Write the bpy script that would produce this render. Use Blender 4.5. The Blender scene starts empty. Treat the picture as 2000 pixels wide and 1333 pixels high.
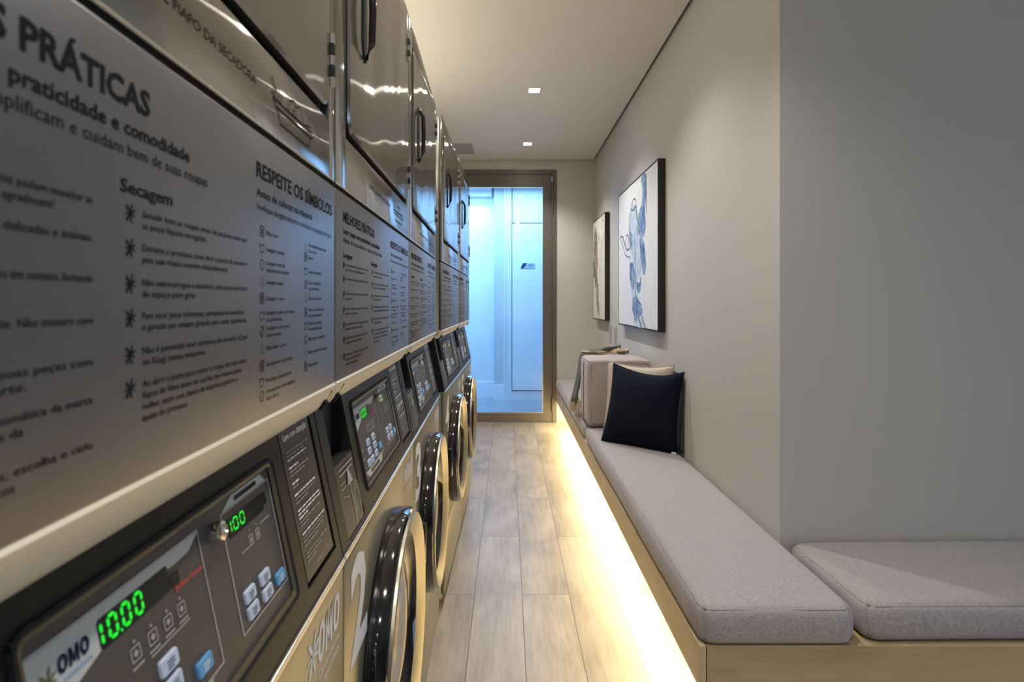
import bpy, bmesh, math, random
from mathutils import Vector, Matrix
random.seed(7)
scn = bpy.context.scene
COL = scn.collection
H = 1.236                      # camera height

# ------------------------------------------------------------------ camera
cam_d = bpy.data.cameras.new('camera')
cam = bpy.data.objects.new('camera', cam_d)
COL.objects.link(cam)
cam.location = (0, 0, H)
cam.rotation_euler = (math.radians(90), 0, 0)
cam_d.sensor_width = 36
cam_d.lens = 1097 * 36 / 2000
cam_d.shift_x = 0.0045
cam_d.shift_y = -0.03775
cam_d.clip_start = 0.02
cam_d.dof.use_dof = True
cam_d.dof.focus_distance = 1.5
cam_d.dof.aperture_fstop = 8.0
scn.camera = cam

# ------------------------------------------------------------------ view / world
scn.view_settings.view_transform = 'Standard'
scn.view_settings.look = 'None'
scn.view_settings.gamma = 1
scn.view_settings.use_curve_mapping = False
scn.view_settings.exposure = 0.0
scn.cycles.max_bounces = 8
scn.cycles.diffuse_bounces = 5
scn.cycles.glossy_bounces = 5
scn.cycles.transparent_max_bounces = 12
scn.cycles.sample_clamp_indirect = 4.0
scn.cycles.use_denoising = True
world = bpy.data.worlds.new('world')
scn.world = world
world.use_nodes = True
world.node_tree.nodes['Background'].inputs[0].default_value = (0.55, 0.72, 1.0, 1)
world.node_tree.nodes['Background'].inputs[1].default_value = 1.0

# ------------------------------------------------------------------ lights
DOWN_X = 0.187
DOWN_Y = [5.2, 3.886, 2.572, 1.258, -0.056, -1.37, -2.684, -3.998, -5.312, -6.626]
CEIL = 2.706


def light(name, kind, loc, energy, color, rot=(0, 0, 0), **kw):
    d = bpy.data.lights.new(name, kind)
    d.energy = energy
    d.color = color
    for k, v in kw.items():
        setattr(d, k, v)
    o = bpy.data.objects.new(name, d)
    o.location = loc
    o.rotation_euler = rot
    COL.objects.link(o)
    return o


for y in DOWN_Y:               # one small spot per recessed ceiling downlight
    light('downlight_spot', 'SPOT', (DOWN_X, y, CEIL - 0.03), 64 if y > 3 else 44, (1.0, 0.945, 0.88), spot_size=math.radians(122),
          spot_blend=0.75, shadow_soft_size=0.025)
# warm LED strip under the long bench, pointing down
light('bench_led_light', 'AREA', (0.60, 3.60, 0.215), 40, (1.0, 0.81, 0.43), shape='RECTANGLE', size=0.03, size_y=4.2)
light('bench_led_light', 'AREA', (1.75, 1.58, 0.215), 10, (1.0, 0.81, 0.43), rot=(0, 0, math.radians(90)), shape='RECTANGLE',
      size=0.03, size_y=2.0)
# daylight area light at an assumed, unseen window on the right, behind the photographer
light('assumed_window_daylight', 'AREA', (3.93, -1.2, 1.45), 27, (0.52, 0.72, 1.0), rot=(0, math.radians(90), 0), shape='RECTANGLE',
      size=1.9, size_y=3.4)
# assumed warm indirect strip, unseen on top of the machines, added to wash the ceiling
light('assumed_machine_top_light', 'AREA', (-0.80, 2.1, 2.03), 13, (1.0, 0.90, 0.68), rot=(math.radians(180), 0, 0), shape='RECTANGLE',
      size=0.06, size_y=3.6)
# cool corridor lighting behind the glass door; its ceiling source is unseen, assumed
light('assumed_corridor_light', 'AREA', (-0.7, 6.6, 2.66), 100, (0.25, 0.55, 1.0), shape='RECTANGLE', size=2.6, size_y=0.5)

light('corridor_wall_fill', 'AREA', (-0.75, 7.2, 2.5), 7, (0.35, 0.68, 1.0), shape='RECTANGLE', size=0.9, size_y=0.06)  # added fill, no fixture there: brightens the wall left of the column

# ------------------------------------------------------------------ materials
MATS = {}


def newmat(name):
    m = bpy.data.materials.new(name)
    m.use_nodes = True
    MATS[name] = m
    return m, m.node_tree.nodes, m.node_tree.links, m.node_tree.nodes['Principled BSDF']


def simple(name, col, rough=0.5, metal=0.0, noise=0.0, nscale=30, bump=0.0, bscale=200, spec=0.5, emit=None, es=0, coat=0):
    m, N, L, B = newmat(name)
    B.inputs['Base Color'].default_value = (*col, 1)
    B.inputs['Roughness'].default_value = rough
    B.inputs['Metallic'].default_value = metal
    B.inputs['Specular IOR Level'].default_value = spec
    if coat:
        B.inputs['Coat Weight'].default_value = coat
        B.inputs['Coat Roughness'].default_value = 0.08
    if emit:
        B.inputs['Emission Color'].default_value = (*emit, 1)
        B.inputs['Emission Strength'].default_value = es
    if noise or bump:
        tc = N.new('ShaderNodeTexCoord')
    if noise:
        n = N.new('ShaderNodeTexNoise')
        n.inputs['Scale'].default_value = nscale
        n.inputs['Detail'].default_value = 5
        L.new(tc.outputs['Object'], n.inputs['Vector'])
        mx = N.new('ShaderNodeMix')
        mx.data_type = 'RGBA'
        mx.inputs[6].default_value = (*[c * (1 - noise) for c in col], 1)
        mx.inputs[7].default_value = (*[min(1, c * (1 + noise)) for c in col], 1)
        L.new(n.outputs['Fac'], mx.inputs[0])
        L.new(mx.outputs[2], B.inputs['Base Color'])
    if bump:
        n2 = N.new('ShaderNodeTexNoise')
        n2.inputs['Scale'].default_value = bscale
        n2.inputs['Detail'].default_value = 3
        L.new(tc.outputs['Object'], n2.inputs['Vector'])
        b = N.new('ShaderNodeBump')
        b.inputs['Strength'].default_value = bump
        b.inputs['Distance'].default_value = 0.002
        L.new(n2.outputs['Fac'], b.inputs['Height'])
        L.new(b.outputs[0], B.inputs['Normal'])
    return m


def wavy_metal(name, col, rough, streak=0.0, wave=0.02, metal=0.92):
    """satin sheet metal: slow waves in the sheet, grain that drags highlights sideways"""
    m, N, L, B = newmat(name)
    B.inputs['Base Color'].default_value = (*col, 1)
    B.inputs['Metallic'].default_value = metal
    B.inputs['Roughness'].default_value = rough
    tc = N.new('ShaderNodeTexCoord')
    mp = N.new('ShaderNodeMapping')
    mp.inputs['Scale'].default_value = (1, 3.0, 1.6)
    L.new(tc.outputs['Object'], mp.inputs['Vector'])
    n = N.new('ShaderNodeTexNoise')
    n.inputs['Scale'].default_value = 2.2
    n.inputs['Detail'].default_value = 0.5
    L.new(mp.outputs[0], n.inputs['Vector'])
    b = N.new('ShaderNodeBump')
    b.inputs['Strength'].default_value = 1.0
    b.inputs['Distance'].default_value = wave
    L.new(n.outputs['Fac'], b.inputs['Height'])
    L.new(b.outputs[0], B.inputs['Normal'])
    if streak:
        g = N.new('ShaderNodeBsdfAnisotropic')
        g.inputs['Color'].default_value = (*col, 1)
        g.inputs['Roughness'].default_value = 0.15
        g.inputs['Anisotropy'].default_value = 0.78
        c = N.new('ShaderNodeCombineXYZ')
        c.inputs[2].default_value = 1
        L.new(c.outputs[0], g.inputs['Tangent'])
        L.new(b.outputs[0], g.inputs['Normal'])
        mx = N.new('ShaderNodeMixShader')
        mx.inputs[0].default_value = streak
        L.new(B.outputs[0], mx.inputs[1])
        L.new(g.outputs[0], mx.inputs[2])
        L.new(mx.outputs[0], N['Material Output'].inputs[0])
    return m


def fabric(name, c1, c2, scale=260, bump=0.35, sheen=0.15):
    m, N, L, B = newmat(name)
    B.inputs['Roughness'].default_value = 0.95
    B.inputs['Specular IOR Level'].default_value = 0.15
    B.inputs['Sheen Weight'].default_value = sheen
    tc = N.new('ShaderNodeTexCoord')
    outs = []
    for sc in ((1, 6, 1), (6, 1, 6)):
        mp = N.new('ShaderNodeMapping')
        mp.inputs['Scale'].default_value = sc
        L.new(tc.outputs['Object'], mp.inputs['Vector'])
        n = N.new('ShaderNodeTexNoise')
        n.inputs['Scale'].default_value = scale / 2
        n.inputs['Detail'].default_value = 2
        L.new(mp.outputs[0], n.inputs['Vector'])
        outs.append(n)
    ad = N.new('ShaderNodeMath')
    ad.operation = 'ADD'
    L.new(outs[0].outputs['Fac'], ad.inputs[0])
    L.new(outs[1].outputs['Fac'], ad.inputs[1])
    mr = N.new('ShaderNodeMapRange')
    mr.inputs[1].default_value = 0.7
    mr.inputs[2].default_value = 1.3
    L.new(ad.outputs[0], mr.inputs[0])
    mx = N.new('ShaderNodeMix')
    mx.data_type = 'RGBA'
    mx.inputs[6].default_value = (*c1, 1)
    mx.inputs[7].default_value = (*c2, 1)
    L.new(mr.outputs[0], mx.inputs[0])
    L.new(mx.outputs[2], B.inputs['Base Color'])
    b = N.new('ShaderNodeBump')
    b.inputs['Strength'].default_value = bump
    b.inputs['Distance'].default_value = 0.001
    L.new(ad.outputs[0], b.inputs['Height'])
    L.new(b.outputs[0], B.inputs['Normal'])
    return m


def wood(name, c1, c2, axis=1, planks=False, rough=0.45):
    m, N, L, B = newmat(name)
    B.inputs['Roughness'].default_value = rough
    tc = N.new('ShaderNodeTexCoord')
    src = tc.outputs['Object']
    vary = None
    if planks:
        mp0 = N.new('ShaderNodeMapping')           # bricks run along Y
        mp0.inputs['Rotation'].default_value = (0, 0, math.radians(90))
        mp0.inputs['Location'].default_value = (-0.55, -0.062 + 8, 0)
        L.new(src, mp0.inputs['Vector'])
        br = N.new('ShaderNodeTexBrick')
        br.offset = 0.5
        br.inputs['Scale'].default_value = 1.0
        br.inputs['Brick Width'].default_value = 1.17
        br.inputs['Row Height'].default_value = 0.20
        br.inputs['Mortar Size'].default_value = 0.0016
        br.inputs['Mortar Smooth'].default_value = 0.3
        br.inputs['Color1'].default_value = (0, 0, 0, 1)
        br.inputs['Color2'].default_value = (1, 1, 1, 1)
        br.inputs['Mortar'].default_value = (0.5, 0.5, 0.5, 1)
        L.new(mp0.outputs[0], br.inputs['Vector'])
        vary = br
        sc = N.new('ShaderNodeVectorMath')
        sc.operation = 'MULTIPLY_ADD'
        sc.inputs[1].default_value = (7, 7, 7)
        L.new(br.outputs['Color'], sc.inputs[0])
        L.new(src, sc.inputs[2])
        src = sc.outputs[0]
    mp = N.new('ShaderNodeMapping')
    s = [14, 14, 14]
    s[axis] = 1.1
    mp.inputs['Scale'].default_value = s
    L.new(src, mp.inputs['Vector'])
    n = N.new('ShaderNodeTexNoise')
    n.inputs['Scale'].default_value = 3.5
    n.inputs['Detail'].default_value = 9
    n.inputs['Roughness'].default_value = 0.72
    n.inputs['Distortion'].default_value = 0.4
    L.new(mp.outputs[0], n.inputs['Vector'])
    mpb = N.new('ShaderNodeMapping')
    s = [3.2, 3.2, 3.2]
    s[axis] = 1.4
    mpb.inputs['Scale'].default_value = s
    L.new(src, mpb.inputs['Vector'])
    nb = N.new('ShaderNodeTexNoise')
    nb.inputs['Scale'].default_value = 1.6
    nb.inputs['Detail'].default_value = 4
    nb.inputs['Distortion'].default_value = 0.8
    L.new(mpb.outputs[0], nb.inputs['Vector'])
    ad = N.new('ShaderNodeMath')
    ad.operation = 'ADD'
    L.new(n.outputs['Fac'], ad.inputs[0])
    L.new(nb.outputs['Fac'], ad.inputs[1])
    mr = N.new('ShaderNodeMapRange')
    mr.inputs[1].default_value = 0.68
    mr.inputs[2].default_value = 1.25
    L.new(ad.outputs[0], mr.inputs[0])
    mx = N.new('ShaderNodeMix')
    mx.data_type = 'RGBA'
    mx.inputs[6].default_value = (*c1, 1)
    mx.inputs[7].default_value = (*c2, 1)
    L.new(mr.outputs[0], mx.inputs[0])
    col = mx.outputs[2]
    if vary is not None:
        hs = N.new('ShaderNodeHueSaturation')
        vr = N.new('ShaderNodeMapRange')
        vr.inputs[3].default_value = 0.88
        vr.inputs[4].default_value = 1.10
        L.new(vary.outputs['Color'], vr.inputs[0])
        L.new(vr.outputs[0], hs.inputs['Value'])
        L.new(col, hs.inputs['Color'])
        m2 = N.new('ShaderNodeMix')
        m2.data_type = 'RGBA'
        m2.inputs[7].default_value = (c1[0] * .38, c1[1] * .36, c1[2] * .34, 1)
        L.new(vary.outputs['Fac'], m2.inputs[0])
        L.new(hs.outputs[0], m2.inputs[6])
        col = m2.outputs[2]
    L.new(col, B.inputs['Base Color'])
    b = N.new('ShaderNodeBump')
    b.inputs['Strength'].default_value = 0.15
    b.inputs['Distance'].default_value = 0.002
    L.new(n.outputs['Fac'], b.inputs['Height'])
    L.new(b.outputs[0], B.inputs['Normal'])
    return m


def glass(name, tint, refl=1.0):
    m, N, L, B = newmat(name)
    N.remove(B)
    t = N.new('ShaderNodeBsdfTransparent')
    t.inputs[0].default_value = (*tint, 1)
    g = N.new('ShaderNodeBsdfGlossy')
    g.inputs['Roughness'].default_value = 0.01
    f = N.new('ShaderNodeFresnel')
    f.inputs[0].default_value = 1.5
    mu = N.new('ShaderNodeMath')
    mu.operation = 'MULTIPLY'
    mu.inputs[1].default_value = refl
    L.new(f.outputs[0], mu.inputs[0])
    mx = N.new('ShaderNodeMixShader')
    L.new(mu.outputs[0], mx.inputs[0])
    L.new(t.outputs[0], mx.inputs[1])
    L.new(g.outputs[0], mx.inputs[2])
    L.new(mx.outputs[0], N['Material Output'].inputs[0])
    return m


def watercolour(name, pale, dark, scale):
    m, N, L, B = newmat(name)
    B.inputs['Roughness'].default_value = 0.8
    tc = N.new('ShaderNodeTexCoord')
    mp = N.new('ShaderNodeMapping')
    mp.inputs['Scale'].default_value = (1, 1.6, 0.8)
    L.new(tc.outputs['Object'], mp.inputs['Vector'])
    n = N.new('ShaderNodeTexNoise')
    n.inputs['Scale'].default_value = scale
    n.inputs['Detail'].default_value = 6
    n.inputs['Distortion'].default_value = 1.5
    L.new(mp.outputs[0], n.inputs['Vector'])
    mr = N.new('ShaderNodeMapRange')
    mr.inputs[1].default_value = 0.35
    mr.inputs[2].default_value = 0.62
    L.new(n.outputs['Fac'], mr.inputs[0])
    mx = N.new('ShaderNodeMix')
    mx.data_type = 'RGBA'
    mx.inputs[6].default_value = (*pale, 1)
    mx.inputs[7].default_value = (*dark, 1)
    L.new(mr.outputs[0], mx.inputs[0])
    L.new(mx.outputs[2], B.inputs['Base Color'])
    return m


def striped(name):
    m, N, L, B = newmat(name)
    B.inputs['Roughness'].default_value = 0.95
    tc = N.new('ShaderNodeTexCoord')
    w = N.new('ShaderNodeTexWave')
    w.bands_direction = 'Y'
    w.inputs['Scale'].default_value = 9
    w.inputs['Distortion'].default_value = 0.6
    L.new(tc.outputs['Object'], w.inputs['Vector'])
    r = N.new('ShaderNodeValToRGB')
    e = r.color_ramp.elements
    e[0].position = 0.35
    e[0].color = (0.12, 0.12, 0.095, 1)
    e[1].position = 0.6
    e[1].color = (0.50, 0.40, 0.26, 1)
    L.new(w.outputs['Fac'], r.inputs[0])
    L.new(r.outputs[0], B.inputs['Base Color'])
    return m


simple('wall_paint', (0.57, 0.55, 0.51), 0.62, bump=0.06, bscale=320)
simple('ceiling_paint', (0.74, 0.71, 0.65), 0.7)
simple('shadow_gap', (0.05, 0.048, 0.042), 0.8)
wood('floor_planks', (0.225, 0.187, 0.142), (0.43, 0.37, 0.295), axis=1, planks=True, rough=0.42)
wood('bench_wood', (0.52, 0.40, 0.215), (0.72, 0.575, 0.34), axis=1, rough=0.5)
wood('bench_wood_across', (0.42, 0.31, 0.165), (0.60, 0.46, 0.27), axis=0, rough=0.5)
fabric('grey_fabric', (0.33, 0.30, 0.30), (0.54, 0.505, 0.51))
fabric('mauve_fabric', (0.34, 0.29, 0.275), (0.56, 0.49, 0.465))
fabric('navy_fabric', (0.0035, 0.0055, 0.0125), (0.010, 0.014, 0.028), sheen=0.0)
fabric('beige_fabric', (0.50, 0.44, 0.37), (0.68, 0.61, 0.52))
fabric('dark_green_fabric', (0.03, 0.034, 0.03), (0.06, 0.066, 0.058))
simple('piping', (0.30, 0.265, 0.26), 0.95)
simple('seam_mauve', (0.15, 0.12, 0.115), 0.95)
simple('white_label', (0.8, 0.8, 0.78), 0.6)
striped('throw_stripes')
fabric('throw_green', (0.085, 0.095, 0.075), (0.19, 0.20, 0.165))
fabric('throw_tan', (0.38, 0.27, 0.15), (0.62, 0.49, 0.32))
simple('throw_fringe', (0.50, 0.40, 0.27), 0.95)
simple('door_metal', (0.16, 0.14, 0.118), 0.42, metal=0.5)
simple('dark_seam', (0.02, 0.019, 0.018), 0.6)
glass('door_glass', (0.93, 0.97, 1.0), 1.0)
glass('assumed_window_glass', (0.95, 0.97, 1.0), 1.0)
simple('corridor_paint', (0.78, 0.80, 0.82), 0.6)
simple('column_shade_paint', (0.60, 0.63, 0.66), 0.6)  # corridor paint made darker and greyer: the column's shade put into its colour
simple('corridor_white', (0.86, 0.88, 0.9), 0.35)
simple('corridor_tile', (0.26, 0.29, 0.31), 0.18, noise=0.25, nscale=6)
simple('navy_plate', (0.015, 0.05, 0.14), 0.4)
simple('pale_plate', (0.50, 0.58, 0.64), 0.4)
simple('frame_black', (0.013, 0.012, 0.011), 0.55)
watercolour('canvas_cool', (0.80, 0.82, 0.86), (0.74, 0.78, 0.84), 3)
simple('canvas_warm', (0.76, 0.73, 0.69), 0.8)
watercolour('blue_wash', (0.34, 0.48, 0.70), (0.04, 0.12, 0.34), 16)
watercolour('blue_pale', (0.70, 0.76, 0.85), (0.36, 0.50, 0.72), 12)
simple('indigo_ink', (0.07, 0.09, 0.17), 0.7, noise=0.5, nscale=60)
watercolour('brown_wash', (0.50, 0.38, 0.35), (0.14, 0.065, 0.06), 30)
simple('grey_ink', (0.16, 0.13, 0.13), 0.7, noise=0.5, nscale=90)
simple('plate_grey', (0.42, 0.42, 0.40), 0.35)
simple('lamp_glow', (1, 1, 1), 0.5, emit=(1.0, 0.95, 0.85), es=60)
simple('led_glow', (1, 1, 1), 0.5, emit=(1.0, 0.82, 0.5), es=8)
simple('lamp_frame', (0.7, 0.68, 0.62), 0.5)
simple('vent_grey', (0.42, 0.42, 0.43), 0.5)
wavy_metal('dryer_metal', (0.47, 0.45, 0.415), 0.09, streak=0.6, wave=0.004)
wavy_metal('door_sheet', (0.48, 0.46, 0.425), 0.08, streak=0.6, wave=0.007)
wavy_metal('washer_metal', (0.30, 0.275, 0.195), 0.36, wave=0.003, metal=0.6)
simple('sticker_panel', (0.22, 0.22, 0.235), 0.36, metal=0.78, bump=0.02, bscale=500)
simple('lip_metal', (0.80, 0.72, 0.55), 0.45, metal=0.25)
simple('edge_metal', (0.70, 0.66, 0.58), 0.22, metal=0.9)
simple('print_black', (0.020, 0.019, 0.019), 0.8, spec=0.04)
simple('print_brown', (0.045, 0.036, 0.030), 0.8, spec=0.04)
simple('console_black', (0.011, 0.012, 0.011), 0.42, spec=0.28)
simple('console_inset', (0.070, 0.062, 0.060), 0.42, spec=0.4)
simple('console_strip', (0.040, 0.036, 0.032), 0.36, spec=0.5)
simple('bezel_bronze', (0.20, 0.17, 0.10), 0.35, metal=0.7)
simple('gap_black', (0.004, 0.004, 0.004), 0.7)
simple('gloss_black', (0.004, 0.004, 0.005), 0.06, spec=0.7, coat=0.6)
simple('ring_silver', (0.42, 0.39, 0.31), 0.34, metal=0.85)
simple('print_white', (0.86, 0.83, 0.81), 0.55)
simple('print_pale', (0.40, 0.38, 0.34), 0.5)
simple('print_cream', (0.88, 0.84, 0.78), 0.55)
simple('logo_field', (0.50, 0.52, 0.50), 0.45)
simple('logo_navy', (0.010, 0.013, 0.05), 0.7, spec=0.1)
simple('logo_sky', (0.16, 0.38, 0.62), 0.5)
simple('logo_olive', (0.10, 0.12, 0.05), 0.5)
simple('screen_black', (0.006, 0.007, 0.006), 0.18)
simple('digit_green', (0.0, 0.1, 0.0), 0.5, emit=(0.0, 1.0, 0.03), es=0.9)
simple('digit_dim', (0.10, 0.16, 0.06), 0.5)
simple('button_pale', (0.52, 0.60, 0.74), 0.4)
simple('button_blue', (0.09, 0.33, 0.62), 0.4)
simple('print_red', (0.62, 0.08, 0.05), 0.5)
simple('chrome', (0.75, 0.74, 0.70), 0.13, metal=1.0)
glass('porthole_glass', (0.10, 0.10, 0.11), 2.2)
simple('drum_steel', (0.35, 0.35, 0.36), 0.3, metal=0.9)
simple('blue_cloth', (0.03, 0.09, 0.35), 0.8)
simple('foot_black', (0.02, 0.018, 0.016), 0.7)


# ------------------------------------------------------------------ mesh helpers
class MB:
    def __init__(s):
        s.v, s.f, s.m = [], [], []

    def add(s, vs, fs, mi=0):
        o = len(s.v)
        s.v += [tuple(p) for p in vs]
        s.f += [tuple(i + o for i in f) for f in fs]
        s.m += [mi] * len(fs)
        return s

    def box(s, x0, x1, y0, y1, z0, z1, mi=0, bevel=0.0, seg=2):
        if bevel <= 0:
            vs = [(x, y, z) for x in (x0, x1) for y in (y0, y1) for z in (z0, z1)]
            return s.add(vs, [(0, 1, 3, 2), (4, 6, 7, 5), (0, 4, 5, 1), (2, 3, 7, 6), (0, 2, 6, 4), (1, 5, 7, 3)], mi)
        bm = bmesh.new()
        bmesh.ops.create_cube(bm, size=1)
        for v in bm.verts:
            v.co = Vector(((x0 + x1) / 2 + v.co.x * (x1 - x0), (y0 + y1) / 2 + v.co.y * (y1 - y0), (z0 + z1) / 2 + v.co.z * (z1 - z0)))
        bmesh.ops.bevel(bm, geom=list(bm.edges), offset=bevel, segments=seg, profile=0.5, affect='EDGES')
        bm.verts.index_update()
        s.add([v.co[:] for v in bm.verts], [[v.index for v in f.verts] for f in bm.faces], mi)
        bm.free()
        return s

    def prism(s, pts, a0, a1, fn, mi=0):
        """closed polygon pts (p,q) extruded a0..a1, placed with fn(p,q,a)"""
        n = len(pts)
        vs = [fn(p, q, a0) for p, q in pts] + [fn(p, q, a1) for p, q in pts]
        fs = [tuple(range(n))[::-1], tuple(range(n, 2 * n))] + [(i, (i + 1) % n, n + (i + 1) % n, n + i) for i in range(n)]
        return s.add(vs, fs, mi)

    def lathe_x(s, prof, cy, cz, n=64, mi=0, close=True):
        """profile (x, r) turned about an X-parallel axis"""
        vs = []
        for x, r in prof:
            for k in range(n):
                a = 2 * math.pi * k / n
                vs.append((x, cy + r * math.cos(a), cz + r * math.sin(a)))
        fs = []
        for i in range(len(prof) - 1):
            for k in range(n):
                k2 = (k + 1) % n
                fs.append((i * n + k, i * n + k2, (i + 1) * n + k2, (i + 1) * n + k))
        if close:
            fs.append(tuple(range(n))[::-1])
            fs.append(tuple((len(prof) - 1) * n + k for k in range(n)))
        return s.add(vs, fs, mi)

    def tube(s, pts, r, n=6, mi=0, closed=False):
        pts = [Vector(p) for p in pts]
        m = len(pts)
        vs = []
        for i, p in enumerate(pts):
            if closed:
                t = pts[(i + 1) % m] - pts[i - 1]
            else:
                t = pts[min(i + 1, m - 1)] - pts[max(i - 1, 0)]
            t.normalize()
            up = Vector((0, 0, 1)) if abs(t.z) < 0.9 else Vector((1, 0, 0))
            a = t.cross(up).normalized()
            b = t.cross(a).normalized()
            rr = r[i] if isinstance(r, (list, tuple)) else r
            for k in range(n):
                an = 2 * math.pi * k / n
                vs.append(p + a * rr * math.cos(an) + b * rr * math.sin(an))
        fs = []
        for i in range(m if closed else m - 1):
            j = (i + 1) % m
            for k in range(n):
                k2 = (k + 1) % n
                fs.append((i * n + k, i * n + k2, j * n + k2, j * n + k))
        if not closed:
            fs.append(tuple(range(n)))
            fs.append(tuple((m - 1) * n + k for k in range(n))[::-1])
        return s.add(vs, fs, mi)

    def poly(s, pts, fn, mi=0):
        return s.add([fn(p, q) for p, q in pts], [tuple(range(len(pts)))], mi)

    def build(s, name, mats, parent=None, smooth=False, angle=35):
        me = bpy.data.meshes.new(name)
        me.from_pydata(s.v, [], s.f)
        if isinstance(mats, str):
            mats = [mats]
        for mt in mats:
            me.materials.append(MATS[mt])
        for p, mi in zip(me.polygons, s.m):
            p.material_index = mi
            p.use_smooth = smooth
        me.update()
        bm = bmesh.new()
        bm.from_mesh(me)
        if smooth:
            for e in bm.edges:
                if len(e.link_faces) == 2 and e.calc_face_angle(0) > math.radians(angle):
                    e.smooth = False
        bm.to_mesh(me)
        bm.free()
        o = bpy.data.objects.new(name, me)
        COL.objects.link(o)
        if parent is not None:
            o.parent = parent
        return o


def fixn(o):
    bm = bmesh.new()
    bm.from_mesh(o.data)
    bmesh.ops.recalc_face_normals(bm, faces=bm.faces)
    bm.to_mesh(o.data)
    bm.free()
    return o


def tag(o, label=None, cat=None, group=None, kind=None):
    if label:
        o['label'] = label
    if cat:
        o['category'] = cat
    if group:
        o['group'] = group
    if kind:
        o['kind'] = kind
    return o


def empty(name, loc, rz=0.0):
    o = bpy.data.objects.new(name, None)
    o.empty_display_size = 0.1
    COL.objects.link(o)
    o.location = loc
    o.rotation_euler = (0, 0, rz)
    return o


def copy_tree(o, kids, parent=None):
    c = o.copy()
    COL.objects.link(c)
    c.parent = parent
    for ch in kids.get(o.name, []):
        copy_tree(ch, kids, c)
    return c


def struct(o):
    o['kind'] = 'structure'
    return o


# text as flat geometry ---------------------------------------------------
_cache = {}


def glyphs(s, bold):
    key = (s, bold)
    if key not in _cache:
        c = bpy.data.curves.new('txt', 'FONT')
        c.body = s
        c.size = 1
        c.resolution_u = 2
        c.offset = bold
        c.fill_mode = 'FRONT'
        o = bpy.data.objects.new('txt', c)
        COL.objects.link(o)
        bpy.context.view_layer.update()
        dg = bpy.context.evaluated_depsgraph_get()
        me = bpy.data.meshes.new_from_object(o.evaluated_get(dg))
        _cache[key] = ([v.co.xy[:] for v in me.vertices], [tuple(p.vertices) for p in me.polygons])
        bpy.data.objects.remove(o)
        bpy.data.meshes.remove(me)
    return _cache[key]


def text(mb, s, u0, v0, cap, fn, width=None, bold=0.0, mi=0, align='L', slant=0.0):
    vs, fs = glyphs(s, bold)
    if not vs:
        return
    k = cap / 0.73
    x0 = min(v[0] for v in vs)
    x1 = max(v[0] for v in vs)
    kx = k if width is None else width / (x1 - x0)
    w = (x1 - x0) * kx
    off = {'L': 0, 'C': -w / 2, 'R': -w}[align]
    mb.add([fn(u0 + off + (x - x0) * kx + slant * y * k, v0 + y * k) for x, y in vs], fs, mi)


def rrect(u0, u1, v0, v1, r, n=4):
    pts = []
    for cx, cy, a0 in ((u1 - r, v0 + r, -90), (u1 - r, v1 - r, 0), (u0 + r, v1 - r, 90), (u0 + r, v0 + r, 180)):
        for k in range(n + 1):
            a = math.radians(a0 + 90 * k / n)
            pts.append((cx + r * math.cos(a), cy + r * math.sin(a)))
    return pts


def stroke(mb, pts, w, fn, mi=0, closed=False):
    """flat printed line of width w along 2D pts"""
    P = [Vector(p) for p in pts]
    m = len(P)
    L_, R_ = [], []
    for i in range(m):
        if closed:
            t = P[(i + 1) % m] - P[i - 1]
        else:
            t = P[min(i + 1, m - 1)] - P[max(i - 1, 0)]
        if t.length < 1e-9:
            t = Vector((1, 0))
        t.normalize()
        nn = Vector((-t.y, t.x)) * (w[i] if isinstance(w, (list, tuple)) else w) / 2
        L_.append(P[i] + nn)
        R_.append(P[i] - nn)
    vs = [fn(p.x, p.y) for p in L_] + [fn(p.x, p.y) for p in R_]
    fs = []
    for i in range(m if closed else m - 1):
        j = (i + 1) % m
        fs.append((m + i, m + j, j, i))
    mb.add(vs, fs, mi)


def ell(cx, cy, rx, ry, n=14, rot=0.0):
    return [(cx + rx * math.cos(a) * math.cos(rot) - ry * math.sin(a) * math.sin(rot),
             cy + rx * math.cos(a) * math.sin(rot) + ry * math.sin(a) * math.cos(rot)) for a in [2 * math.pi * k / n for k in range(n)]]


def omo(mb, u, v, w, h, fn, mi=0, slant=.12):
    """bold condensed three-letter wordmark"""
    lw = w * .30
    t = lw * .30
    sk = lambda p, q: fn(p + slant * (q - v), q)
    for k in (0, 2):
        cx = u + lw / 2 + k * (w - lw) / 2
        stroke(mb, ell(cx, v + h / 2, (lw - t) / 2, (h - t) / 2, 18), t, sk, mi, closed=True)
    a = u + (w - lw) / 2 + t * .35
    b = a + lw - t * .7
    stroke(mb, [(a, v), (a, v + h)], t * .9, sk, mi)
    stroke(mb, [(b, v), (b, v + h)], t * .9, sk, mi)
    m_ = (a + b) / 2
    mb.poly([(a - t * .4, v + h), (m_ - t * .35, v + h * .12), (m_ + t * .35, v + h * .12), (a + t * .5, v + h)], sk, mi)
    mb.poly([(b - t * .5, v + h), (m_ - t * .35, v + h * .12), (m_ + t * .35, v + h * .12), (b + t * .4, v + h)], sk, mi)


def splash(mb, u, v, s, fn, mi=0):
    """small six-armed splash mark"""
    for ang, l, w in ((70, 1.0, .20), (130, .95, .24), (185, .75, .16), (235, 1.0, .26), (285, .95, .22), (340, .8, .16), (25, .85, .22)):
        a = math.radians(ang)
        mb.poly(ell(u + math.cos(a) * s * .55 * l, v + math.sin(a) * s * .55 * l, s * .45 * l, s * w * .55, 10, a), fn, mi)
    mb.poly(ell(u, v, s * .2, s * .2, 8), fn, mi)


# ------------------------------------------------------------------ room shell
YB = 5.79           # far wall with the glass door
XR = 0.908          # right wall
XL = -0.99
YN = -7.6
XW = 4.0


def sbox(name, mat, *b, bevel=0):
    mb = MB()
    mb.box(*b, bevel=bevel)
    return struct(mb.build(name, mat))


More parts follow.
